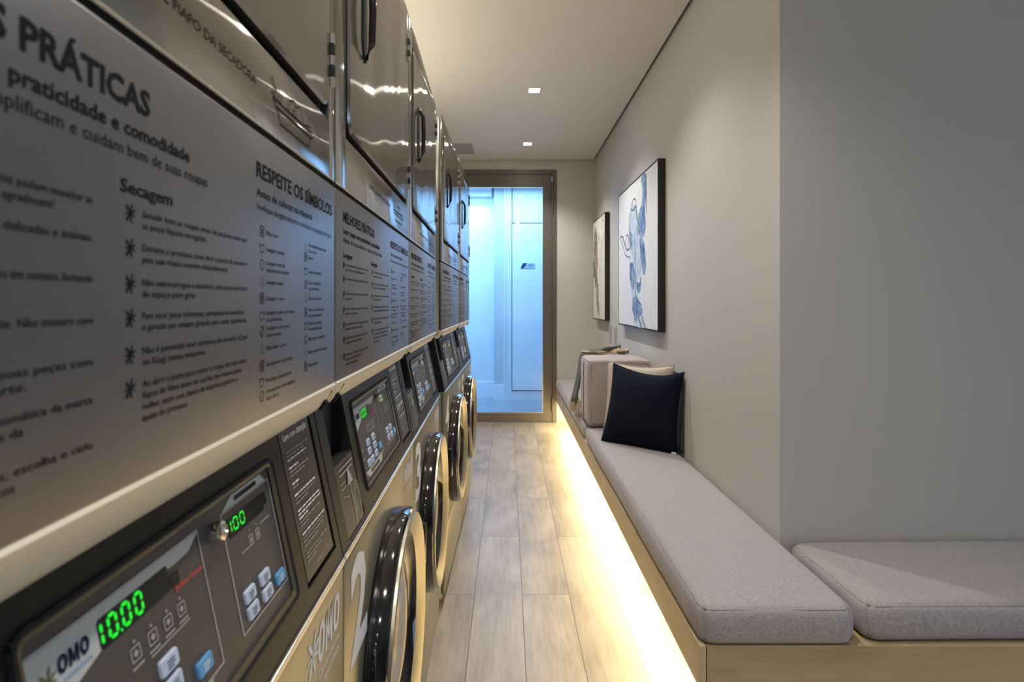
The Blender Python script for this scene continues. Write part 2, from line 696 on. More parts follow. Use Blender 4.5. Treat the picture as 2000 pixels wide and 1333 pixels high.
sbox('floor', 'floor_planks', XL - .1, XW + .1, YN - .1, YB, -0.1, 0)
sbox('floor_corridor', 'corridor_tile', -4.0, 4.0, YB, 9.0, -0.1, 0)
sbox('wall_left', 'wall_paint', XL - .1, XL, YN, YB, 0, CEIL + .04)
sbox('wall_right', 'wall_paint', XR, XR + .1, 1.872, YB, 0, CEIL + .04)
sbox('wall_alcove', 'wall_paint', XR + .1, XW, 1.872, 1.972, 0, CEIL + .04)
sbox('wall_near', 'wall_paint', XL, XW, YN - .1, YN, 0, CEIL + .04)
mb = MB()       # far wall around the door opening
DX0, DX1, DZ = -0.62, 0.507, H + 1.367
mb.box(XL - .1, DX0, YB, YB + .12, 0, CEIL + .04)
mb.box(DX1, XR + .1, YB, YB + .12, 0, CEIL + .04)
mb.box(DX0, DX1, YB, YB + .12, DZ, CEIL + .04)
struct(mb.build('wall_far', 'wall_paint'))
mb = MB()       # right wall out of view, with an opening for the assumed window
WY0, WY1, WZ0, WZ1 = -2.9, 0.5, 0.5, 2.4
mb.box(XW, XW + .1, YN, WY0, 0, CEIL + .04)
mb.box(XW, XW + .1, WY1, 1.972, 0, CEIL + .04)
mb.box(XW, XW + .1, WY0, WY1, 0, WZ0)
mb.box(XW, XW + .1, WY0, WY1, WZ1, CEIL + .04)
struct(mb.build('wall_assumed_window', 'wall_paint'))
mb = MB()  # frame bars of the assumed window, out of view
for a in (WY0, (WY0 + WY1) / 2 - .025, WY1 - .05):
    mb.box(XW + .02, XW + .08, a, a + .05, WZ0, WZ1)
for z in (WZ0, WZ1 - .05):
    mb.box(XW + .02, XW + .08, WY0, WY1, z, z + .05)
win = struct(mb.build('assumed_window_1', 'door_metal'))
MB().box(XW + .045, XW + .051, WY0 + .05, WY1 - .05, WZ0 + .05, WZ1 - .05).build('assumed_window_pane', 'assumed_window_glass', win)
# dropped ceiling stopping short of the walls, dark gap above it
mb = MB()
mb.box(XL, XR - .022, YN, YB - .016, CEIL, CEIL + .035)
mb.box(XR - .022, XW, YN, 1.85, CEIL, CEIL + .035)
struct(mb.build('ceiling', 'ceiling_paint'))
sbox('ceiling_slab', 'shadow_gap', XL - .1, XW + .1, YN - .1, YB + .12, CEIL + .04, CEIL + .12)
# corridor beyond the door
YC = 7.3
sbox('wall_corridor', 'corridor_paint', -4.0, 4.0, YC, YC + .1, 0, 2.9)
sbox('ceiling_corridor', 'corridor_paint', -4.0, 4.0, YB + .12, YC, 2.72, 2.8)
sbox('wall_corridor_left', 'corridor_paint', -4.1, -4.0, YB + .12, YC, 0, 2.8)
sbox('wall_corridor_right', 'corridor_paint', 4.0, 4.1, YB + .12, YC, 0, 2.8)
sbox('wall_corridor_near_left', 'corridor_paint', -4.0, XL - .1, YB, YB + .12, 0, 2.8)
sbox('wall_corridor_near_right', 'corridor_paint', XR + .1, 4.0, YB, YB + .12, 0, 2.8)
# column, its base, and the stepped panelled wall on the right
sbox('trim_5', 'corridor_white', -0.045, -0.028, 7.092, 7.0995, 0.19, 2.72)
sbox('trim_1', 'column_shade_paint', -0.17, -0.045, 7.12, YC, 0, 2.72)
sbox('trim_2', 'corridor_white', -0.185, -0.02, 7.105, 7.12, 0, 0.19)
sbox('wall_corridor_panelling', 'corridor_paint', -0.045, 4.0, 7.10, YC, 0, 2.72)
sbox('baseboard_corridor', 'corridor_white', -4.0, -0.17, 7.285, YC, 0, 0.205)
sbox('trim_3', 'corridor_white', -4.0, -0.20, 7.18, YC, 2.60, 2.72)
mb = MB()
mb.box(0.062, 1.05, 7.092, 7.0995, 0.125, 2.232, bevel=.002)
struct(mb.build('door_2', 'corridor_white'))
mb = MB()
mb.box(0.054, 0.062, 7.094, 7.0995, 0.12, 2.72)
mb.box(0.062, 1.05, 7.094, 7.0995, 2.232, 2.244)
mb.box(0.062, 1.05, 7.094, 7.0995, 0.117, 0.125)
struct(mb.build('trim_4', 'dark_seam'))
sg = empty('door_sign', (0.25, 7.088, 1.70))
tag(sg, 'small two-tone name plate, navy and pale blue, on white corridor door panel', 'sign')
mb = MB()
mb.prism([(-.085, -.032), (-.045, -.032), (0.0, .032), (-.055, .032)], -.004, .002, lambda p, q, a: (p, a, q))
fixn(mb.build('navy_field', 'navy_plate', sg))
mb = MB()
mb.prism([(-.035, -.032), (.092, -.032), (.092, .032), (.005, .032)], -.004, .002, lambda p, q, a: (p, a, q))
fixn(mb.build('plate', 'pale_plate', sg))
mb = MB()
for z in (.008, -.010):
    mb.box(.01, .08, -.0055, -.004, z, z + .006)
mb.build('lettering', 'navy_plate', sg)

# glass door ------------------------------------------------------------
dr = struct(empty('door_1', (0, YB, 0)))
mb = MB()
mb.box(0.463, DX1, -0.012, .10, 0, DZ, bevel=.003)
mb.box(DX0, DX0 + .044, -0.012, .10, 0, DZ, bevel=.003)
mb.box(DX0 + .044, 0.463, -0.012, .10, DZ - .046, DZ, bevel=.003)
mb.build('door_frame', 'door_metal', dr)
GX1, GZ1, GZ0 = 0.368, H + 1.190, 0.096
mb = MB()
mb.box(GX1, 0.460, -0.004, .045, 0.006, DZ - .049, bevel=.003)
mb.box(DX0 + .047, DX0 + .135, -0.004, .045, 0.006, DZ - .049, bevel=.003)
mb.box(DX0 + .135, GX1, -0.004, .045, GZ1, DZ - .049, bevel=.003)
mb.box(DX0 + .135, GX1, -0.004, .045, 0.006, GZ0, bevel=.003)
mb.build('door_leaf', 'door_metal', dr)
MB().box(DX0 + .135, GX1, .016, .024, GZ0, GZ1).build('door_glass', 'door_glass', dr)
mb = MB()
mb.box(GX1 - .006, GX1, -.002, .012, GZ0, GZ1)
mb.box(DX0 + .135, GX1 - .006, -.002, .012, GZ1 - .006, GZ1)
mb.box(DX0 + .135, GX1 - .006, -.002, .012, GZ0, GZ0 + .006)
mb.build('glazing_bead', 'edge_metal', dr)
for z0, z1 in ((H + .93, H + 1.235), (H - .10, H + .11), (H - 1.125, H - .97)):
    mb = MB()
    mb.tube([(0.462, -.022, z0), (0.462, -.022, z1)], .010, 12)
    mb.box(0.452, 0.472, -.022, -.0, z0 + .01, z0 + .03)
    mb.box(0.452, 0.472, -.022, -.0, z1 - .03, z1 - .01)
    mb.build('door_hinge', 'door_metal', dr, smooth=True)

# ------------------------------------------------------------------ ceiling fittings
for i, y in enumerate(DOWN_Y):
    t = empty('ceiling_downlight', (DOWN_X, y, CEIL))
    where = ('nearest the glass door', 'second from the glass door')[i] if i < 2 else 'behind the viewer'
    if i < 2:
        tag(t, 'small square recessed ceiling downlight, ' + where, 'downlight', 'ceiling downlights')
    else:
        tag(t, 'small square recessed downlight seen mirrored in the glass door', 'downlight', 'ceiling downlights')
    mb = MB()
    s, w = .036, .006
    for b in ((-s - w, s + w, -s - w, -s), (-s - w, s + w, s, s + w), (-s - w, -s, -s, s), (s, s + w, -s, s)):
        mb.box(*b, -.004, 0)
    mb.build('trim_frame', 'lamp_frame', t)
    MB().box(-s, s, -s, s, -.0015, 0).build('lens', 'lamp_glow', t)
vt = empty('ceiling_vent', (-.455, 5.36, CEIL))
tag(vt, 'square grey air vent flush in the ceiling above the last machine', 'vent')
mb = MB()
for b in ((-.13, .13, -.18, -.17), (-.13, .13, .17, .18), (-.13, -.12, -.17, .17), (.12, .13, -.17, .17)):
    mb.box(*b, -.006, 0)
mb.build('vent_frame', 'plate_grey', vt)
mb = MB()
for k in range(16):
    y = -.165 + k * .0212
    mb.box(-.12, .12, y, y + .015, -.004, 0)
mb.build('vent_slats', 'vent_grey', vt)

# ------------------------------------------------------------------ stacked machines
W_, DEP = 0.676, 0.70
KNEE = 0.876                 # top of washer front, bottom of sloped console
CB, CT = (0.012, 0.876), (-0.033, 1.096)
cl = math.hypot(CT[0] - CB[0], CT[1] - CB[1])
cd = ((CT[0] - CB[0]) / cl, (CT[1] - CB[1]) / cl)
cn = (cd[1], -cd[0])         # outward normal in (x,z)


def CP(o=0.0):               # console plane: (u,t) -> xyz, o = offset off the surface
    return lambda u, t: (CB[0] + cd[0] * t + cn[0] * o, u, CB[1] + cd[1] * t + cn[1] * o)


def CP3(u, t, o):
    return CP(o)(u, t)


def FP(x):
    return lambda u, v: (x, u, v)


MU = 0.002                   # side play of one machine in its 0.68 m bay


def make_machine():
    root = empty('stacked_washer_dryer', (0, 0, 0))
    y0, y1 = MU, MU + W_
    # --- dryer body
    mb = MB()
    mb.box(-DEP, -.012, y0, y1, 1.10, 1.985, bevel=.004)
    mb.build('dryer_cabinet', 'edge_metal', root, smooth=True)
    # upper front with opening for the door
    du0, du1, dz0, dz1 = .058, .650, 1.484, 1.935
    mb = MB()
    mb.box(-.012, 0, y0, du0, 1.404, 1.990, bevel=.0035)
    mb.box(-.012, 0, du1, y1, 1.404, 1.990, bevel=.0035)
    mb.box(-.012, 0, du0 - .004, du1 + .004, 1.404, dz0, bevel=.0035)
    mb.box(-.012, 0, du0 - .004, du1 + .004, dz1, 1.990, bevel=.0035)
    mb.build('dryer_front', 'dryer_metal', root, smooth=True)
    mb = MB()
    mb.box(-.0135, -.0115, du0 - .002, du1 + .002, dz0 - .002, dz1 + .002)
    mb.box(-.0135, -.006, y0 + .001, y1 - .001, 1.396, 1.406)
    mb.build('dark_gap', 'gap_black', root)
    mb = MB()
    mb.box(-.0035, .0005, y0 + .004, y1 - .004, 1.4035, 1.4062, bevel=.001)
    mb.build('edge_trim', 'edge_metal', root)
    # door
    mb = MB()
    pts = rrect(du0 + .006, du1 - .004, dz0 + .011, dz1 - .006, .022, 6)
    mb.prism(pts, -.011, .0, lambda p, q, a: (a, p, q), mi=1)
    pin = rrect(du0 + .010, du1 - .008, dz0 + .015, dz1 - .010, .019, 6)
    n = len(pts)
    mb.f.pop(1)
    mb.m.pop(1)
    mb.add([(0, p, q) for p, q in pts] + [(.0035, p, q) for p, q in pin], [(i, (i + 1) % n, n + (i + 1) % n, n + i) for i in range(n)])
    mb.add([(.0035, p, q) for p, q in pin], [tuple(range(n))])
    door = fixn(mb.build('dryer_door', ['door_sheet', 'gap_black'], root, smooth=True))
    # handle: dark elongated recess with a chrome-edged grip, tapering at both ends
    mb = MB()
    hu, hz0, hz1 = .160, 1.640, 1.800
    shape = [(hu - .014, hz0 + .030), (hu + .002, hz0), (hu + .012, hz0 + .004), (hu + .014, hz0 + .03), (hu + .014, hz1 - .03), (hu + .006, hz1 - .003),
             (hu - .004, hz1), (hu - .014, hz1 - .03)]
    mb.prism(shape, .003, .0055, lambda p, q, a: (a, p, q))
    fixn(mb.build('handle_recess', 'gap_black', door))
    mb = MB()
    mb.tube([(.006, hu + .002, hz0 + .006), (.018, hu - .006, hz0 + .030), (.020, hu - .007, (hz0 + hz1) / 2), (.018, hu - .006, hz1 - .030), (.006, hu + .0, hz1 - .006)],
            [.004, .0062, .0065, .0062, .004], 10)
    mb.build('door_handle', 'gloss_black', door, smooth=True)
    for z in (1.525, 1.850):
        mb = MB()
        for k in range(5):
            mb.tube([(.0045, du1 - .003, z + k * .0145), (.0045, du1 - .003, z + k * .0145 + .013)], .0042, 10, mi=k % 2)
        mb.build('door_hinge', ['edge_metal', 'gap_black'], door, smooth=True)
    # raised print on the strip under the door
    mb = MB()
    f = FP(.0006)
    text(mb, 'FILTRO DE FIAPO DA SECADORA', .418, 1.4395, .0082, f, width=.205, bold=.004, align='R')
    mb.build('lint_filter_print', 'print_brown', root)
    mb = MB()
    w = .0021
    stroke(mb, [(.455, 1.448), (.462, 1.4425), (.580, 1.4425), (.583, 1.438), (.580, 1.436), (.466, 1.436), (.458, 1.4425)], w, f)
    stroke(mb, [(.468, 1.436), (.478, 1.4215), (.566, 1.4215), (.574, 1.436)], w, f)
    stroke(mb, [(.500, 1.4425), (.505, 1.456), (.515, 1.459), (.526, 1.455), (.532, 1.459), (.542, 1.455), (.547, 1.4425)], w, f)
    stroke(mb, [(.512, 1.4425), (.516, 1.450), (.523, 1.4505), (.526, 1.4425)], w * .8, f)
    stroke(mb, [(.518, 1.4425), (.520, 1.447), (.523, 1.4425)], w * .7, f)
    for q in (.462, .470, .478):
        stroke(mb, [(q, 1.4435), (q + .004, 1.456)], w * .8, f)
    stroke(mb, [(.556, 1.446), (.574, 1.4475)], w, f)
    stroke(mb, [(.454, 1.462), (.466, 1.451)], w, f)
    mb.build('laundry_basket_print', 'print_brown', root)
    # --- lower dryer panel carrying the instructions
    mb = MB()
    mb.box(-.012, 0, y0, y1, 1.1225, 1.398, bevel=.0035)
    lp = mb.build('instruction_panel', 'sticker_panel', root, smooth=True)
    instructions(lp)
    # rolled lip under it
    mb = MB()
    prof = [(-.001, 1.1245), (.0015, 1.1215), (.0005, 1.1165), (-.0040, 1.107), (-.0095, 1.098), (-.0145, 1.0920), (-.020, 1.0900), (-.028, 1.0905), (-.028, 1.0960), (-.046, 1.120), (-.012, 1.1245)]
    mb.prism(prof, y0 + .001, y1 - .001, lambda p, q, a: (p, a, q))
    lip = fixn(mb.build('bottom_lip', 'lip_metal', root, smooth=True))
    for q in (.030, .650):
        mb = MB()
        mb.tube([(-.0045, q, 1.1040), (-.0135, q, 1.0920)], [.0055, .0035], 10)
        mb.build('lip_screw', 'gap_black', lip, smooth=True)
        mb = MB()
        mb.tube([(-.0005, q + .012, 1.1165), (-.0120, q + .012, 1.0955)], [.0028, .0014], 8)
        mb.build('lip_crease', 'bezel_bronze', lip, smooth=True)
    # --- console
    mb = MB()
    th = -.03
    cpts = [(0.004, 0.0), (.2246, 0.0), (.2246, th), (0.004, th)]
    su0, su1, st0 = .036, .140, .122

    def cbox(u0, u1, t0, t1, o0, o1, m=mb, mi=0):
        vs = [CP3(u, t, o) for o in (o0, o1) for u in (u0, u1) for t in (t0, t1)]
        m.add(vs, [(0, 1, 3, 2), (4, 6, 7, 5), (0, 4, 5, 1), (2, 3, 7, 6), (0, 2, 6, 4), (1, 5, 7, 3)], mi)
    # body in pieces round the detergent opening and the display recess
    cbox(y0, su0, .002, .224, -.03, 0)
    cbox(su0, su1, .002, .010, -.03, 0)
    cbox(su1, .180, .002, .224, -.03, 0)
    cbox(.180, .516, .002, .037, -.03, 0)
    cbox(.180, .516, .190, .224, -.03, 0)
    cbox(.516, .546, .002, .224, -.03, 0)
    cbox(.546, .660, .002, .026, -.03, 0)
    cbox(.660, y1, .002, .224, -.03, 0)
    con = mb.build('control_console', 'console_black', root)
    mb = MB()
    mb.box(-DEP, -.045, y0, y1, KNEE + .001, 1.0995)
    mb.build('console_housing', 'foot_black', con)
    # detergent opening
    mb = MB()
    cbox(su0, su1, .119, .224, -.06, -.05, mb)
    cbox(su0, su0 + .002, .119, .224, -.05, -.002, mb)
    cbox(su1 - .002, su1, .119, .224, -.05, -.002, mb)
    cbox(su0, su1, .119, .121, -.05, -.002, mb)
    mb.build('detergent_slot', 'gap_black', con)
    mb = MB()
    cbox(su0 + .002, su1 - .002, .011, .119, -.02, -.001, mb)
    cov = mb.build('detergent_cover', 'console_strip', con)
    mb = MB()
    f = CP(.0004)
    for k, (a, b) in enumerate(((.050, .130), (.050, .122))):
        stroke(mb, [(a, .109 - k * .008), (b, .109 - k * .008)], .0022, f)
    for k in range(2):
        stroke(mb, [(.048, .088 - k * .007), (.075, .088 - k * .007)], .0014, f)
    mb.poly([(.095, .105), (.082, .078), (.112, .078)], f)
    stroke(mb, [(.094, .078), (.094, .014)], .0026, f)
    for r_ in (.018, .013, .008):
        stroke(mb, [(.118 - r_, .030)] + [(.118 + r_ * math.cos(a), .055 + r_ * 1.1 * math.sin(a)) for a in [math.pi - math.pi * k / 10 for k in range(11)]] + [(.118 + min(r_, .018), .030)],
               .0012, f)
    stroke(mb, [(.050, .070), (.080, .062), (.080, .020)], .0012, f)
    mb.build('cover_print', 'print_pale', con)
    # display recess
    mb = MB()
    cbox(.180, .516, .037, .190, -.008, -.003, mb)
    inset = mb.build('display_panel', 'console_inset', con)
    mb = MB()
    o = [(u, t) for u, t in rrect(.183, .513, .040, .187, .008)]
    mb.tube([CP3(u, t, -.0012) for u, t in o], .0030, 6, closed=True)
    mb.build('display_bezel', 'bezel_bronze', con, smooth=True)
    mb = MB()
    o = [(u, t) for u, t in rrect(.1795, .5165, .0365, .1905, .009)]
    mb.tube([CP3(u, t, .0005) for u, t in o], .0028, 6, closed=True)
    mb.build('display_rim', 'gap_black', con, smooth=True)
    g = CP(-.0027)
    g2 = CP(-.0024)
    g3 = CP(-.0021)
    mb = MB()       # 0 pale field 1 line grey 2 black 3 navy 4 sky 5 olive 6 pale print 7 red
    mb.poly([(.190, .1755), (.186, .170), (.188, .128), (.200, .134), (.216, .141), (.2385, .1475), (.300, .163), (.325, .1625), (.345, .1635), (.361, .1725)], g, 0)
    stroke(mb, [(.190, .174), (.361, .174), (.3615, .062), (.230, .060), (.1905, .060)], .0022, g2, 1)
    stroke(mb, [(.4005, .1715), (.5055, .1715), (.5045, .061), (.399, .061)], .0022, g2, 1, closed=True)
    mb.poly([(.404, .1725), (.425, .1815), (.490, .1815), (.500, .1725)], g, 0)
    mb.poly([(.428, .1745), (.430, .1790), (.478, .1790), (.478, .1745)], g2, 2)
    mb.poly(rrect(.2405, .3155, .1475, .1665, .003), g2, 2)
    mb.poly(rrect(.3165, .3275, .1475, .1580, .002), g2, 2)
    mb.poly(rrect(.4085, .4845, .1455, .1625, .003), g2, 2)
    mb.poly(rrect(.4865, .4935, .1500, .1620, .001), g2, 2)
    omo(mb, .2075, .1540, .0245, .0100, g3, 3)
    text(mb, 'Lavanderia', .2105, .1490, .0034, g3, width=.0225, bold=.01, mi=4)
    stroke(mb, [(.190, .150), (.205, .139)], .004, g2, 4)
    splash(mb, .2005, .1555, .0080, g3, 5)
    text(mb, '(!) Painel Travado', .320, .1435, .0040, g2, width=.038, bold=.03, mi=7)
    for u in (.268, .2865, .305, .3225):
        mb.poly(ell(u, .137, .0012, .0012, 8), g2, 6)
        stroke(mb, rrect(u - .0045, u + .0045, .1245, .1335, .001), .0010, g2, 6, closed=True)
        mb.poly(ell(u, .129, .0022, .0022, 8), g2, 6)
        stroke(mb, [(u - .006, .1205), (u + .006, .1205)], .0015, g2, 6)
    stroke(mb, [(.281, .1175), (.330, .1175)], .0012, g2, 6)
    stroke(mb, [(.424, .1255), (.440, .1255)], .0013, g2, 6)
    stroke(mb, [(.470, .1365), (.492, .1365)], .0013, g2, 6)
    for u in (.446, .461):
        stroke(mb, rrect(u - .004, u + .004, .1250, .1345, .001), .0012, g2, 6, closed=True)
        mb.poly(ell(u, .1295, .002, .003, 8), g2, 6)
        mb.poly(ell(u, .1395, .001, .001, 8), g2, 6)
    stroke(mb, [(.200, .100), (.215, .100)], .002, g2, 6)
    stroke(mb, [(.200, .084), (.217, .084)], .002, g2, 6)
    mb.poly([(.205, .060), (.222, .0475), (.330, .0475), (.345, .060)], g, 0)
    mb.poly([(.240, .0505), (.240, .057), (.310, .057), (.310, .0505)], g2, 2)
    mb.build('display_print', ['logo_field', 'plate_grey', 'screen_black', 'logo_navy', 'logo_sky', 'logo_olive', 'print_pale', 'print_red'], con)
    for lst, mt in (((((.252, .104), (.296, .104), (.252, .088), (.296, .088), (.235, .070), (.262, .070), (.296, .072)), 'button_pale'),
                     (((.335, .0765),), 'button_blue'), (((.422, .0875), (.4555, .0872), (.4225, .0720), (.4555, .0715)), 'button_pale'), (((.488, .0714),), 'button_blue'))):
        for (u, t) in lst:
            m2 = MB()
            n = 4
            a = rrect(u - .0105, u + .0105, t - .0062, t + .0062, .0022)
            b = rrect(u - .0098, u + .0098, t - .0055, t + .0055, .0018)
            k = len(a)
            m2.add([CP3(p, q, -.0030) for p, q in a] + [CP3(p, q, -.0012) for p, q in a] + [CP3(p, q, -.0004) for p, q in b],
                   [(i, (i + 1) % k, k + (i + 1) % k, k + i) for i in range(k)] + [(k + i, k + (i + 1) % k, 2 * k + (i + 1) % k, 2 * k + i) for i in range(k)] + [tuple(range(2 * k, 3 * k))])
            kk = len(m2.f)
            stroke(m2, [(u - .004, t + .0018), (u + .005, t + .0018)], .0009, CP(-.0001), 1)
            stroke(m2, [(u - .004, t - .0006), (u + .005, t - .0006)], .0009, CP(-.0001), 1)
            stroke(m2, [(u - .004, t - .0030), (u + .003, t - .0030)], .0009, CP(-.0001), 1)
            m2.build('button', [mt, 'logo_navy' if mt == 'button_pale' else 'print_white'], con)
    # key lock
    mb = MB()
    kc = (.3815, .1635)
    rings = []
    n = 20
    for (r_, o_) in ((.0088, -.004), (.0088, .0055), (.0080, .008), (.0060, .009), (.0056, .008), (.0046, .0085), (.0042, .0075), (.002, .0075)):
        rings.append([CP3(kc[0] + r_ * math.cos(2 * math.pi * k / n) * 1.0, kc[1] + r_ * math.sin(2 * math.pi * k / n), o_) for k in range(n)])
    vs = [p for r_ in rings for p in r_]
    fs = [(i * n + k, i * n + (k + 1) % n, (i + 1) * n + (k + 1) % n, (i + 1) * n + k) for i in range(len(rings) - 1) for k in range(n)]
    fs.append(tuple((len(rings) - 1) * n + k for k in range(n)))
    mb.add(vs, fs)
    fixn(mb.build('key_lock', 'chrome', con, smooth=True))
    # instruction strip at the far end
    mb = MB()
    cbox(.550, .652, .032, .224, -.02, -.0005, mb)
    mb.build('instruction_strip', 'console_strip', con)
    mb = MB()
    cbox(.545, .661, .026, .224, -.03, -.022, mb)
    mb.build('strip_gap', 'gap_black', con)
    mb = MB()
    f = CP(.0004)
    text(mb, 'Lave com', .560, .1985, .0075, f, width=.040, bold=.02)
    text(mb, 'atenção', .604, .1985, .0095, f, width=.036, bold=.02)
    t = .184
    rows = [(.9, 0), (.7, 0), (.75, 1), (0, 0), (.35, 1), (.8, 0), (.55, 0), (0, 0), (.25, 1), (.2, 0), (0, 0), (.88, 1), (.8, 0), (.5, 0), (0, 0), (.92, 1), (.95, 1), (.35, 1), (.85, 0),
            (.3, 0), (0, 0), (.96, 1), (.9, 0), (.9, 0), (.55, 0), (0, 0), (.9, 0), (.6, 0), (.35, 0)]
    rnd = random.Random(3)
    for wd, b in rows:
        if wd:
            u = .560
            while u < .560 + .086 * wd - .003:
                l = min(.004 + rnd.random() * .010, .560 + .086 * wd - u)
                stroke(mb, [(u, t), (u + l, t)], .0020 if b else .0013, f, 0 if b else 1)
                u += l + .0022
        t -= .0047
    for k, ch in enumerate('ocria'):
        text(mb, ch, .588 + k * .010, .0385, .0075, f, mi=1)
    mb.build('strip_print', ['print_cream', 'print_pale'], con)
    # --- washer body
    mb = MB()
    mb.box(-DEP, -.002, y0, y1, .045, KNEE, bevel=.004)
    mb.build('washer_cabinet', 'edge_metal', root, smooth=True)
    mb = MB()
    mb.box(-.002, CB[0], y0, y1, .315, KNEE - .002, bevel=.004)
    mb.build('washer_front', 'washer_metal', root, smooth=True)
    mb = MB()
    mb.box(-.002, CB[0], y0, y1, .062, .311, bevel=.004)
    mb.build('access_panel', 'washer_metal', root, smooth=True)
    mb = MB()
    mb.box(-.004, .0145, y0, y1, KNEE - .0045, KNEE + .0035, bevel=.0015)
    mb.build('front_rail', 'edge_metal', root)
    mb = MB()
    mb.box(-DEP + .03, -.04, y0 + .02, y1 - .02, .0, .046)
    mb.build('plinth', 'foot_black', root)
    # porthole door
    cu, cz, R = .340, .572, .240
    mb = MB()
    mb.lathe_x([(.010, R - .022), (.010, R - .006), (.018, R), (.040, R), (.049, R - .004), (.051, R - .009), (.049, R - .012)], cu, cz, 96, 0, close=False)
    wd = mb.build('washer_door', 'gloss_black', root, smooth=True)
    mb = MB()
    mb.lathe_x([(.0485, R - .0105), (.0560, R - .0115), (.0575, R - .0150), (.0560, R - .0200), (.0400, R - .0480)], cu, cz, 96, 0, close=False)
    mb.build('door_ring', 'ring_silver', wd, smooth=True)
    mb = MB()
    mb.lathe_x([(.0402, R - .0475), (.026, R - .058), (.020, R - .072), (.020, R - .095)], cu, cz, 96, 0, close=False)
    mb.build('inner_cone', 'gloss_black', wd, smooth=True)
    mb = MB()
    mb.lathe_x([(.020, R - .095), (.030, R - .11), (.034, R - .15), (.030, R - .20), (.028, .01)], cu, cz, 64, 0)
    mb.build('porthole_glass', 'gloss_black', wd, smooth=True)
    mb = MB()
    mb.box(.010, .036, cu - R - .030, cu - R + .018, cz - .060, cz + .060, bevel=.008, seg=3)
    mb.build('door_hinge', 'gloss_black', wd, smooth=True)
    mb = MB()
    mb.box(.036, .050, cu + R - .026, cu + R + .006, cz - .055, cz + .055, bevel=.006, seg=3)
    mb.build('door_pull', 'gloss_black', wd, smooth=True)
    # logo print
    mb = MB()
    f = FP(CB[0] + .0005)
    omo(mb, .560, .800, .092, .048, f, slant=.10)
    splash(mb, .545, .826, .028, f)
    text(mb, 'Lavanderia', .565, .783, .012, f, width=.088, bold=.01)
    text(mb, 'Compartilhada', .565, .768, .010, f, width=.088, bold=.01)
    mb.build('logo_print', 'print_cream', root)
    return root


STAR = 'splash'


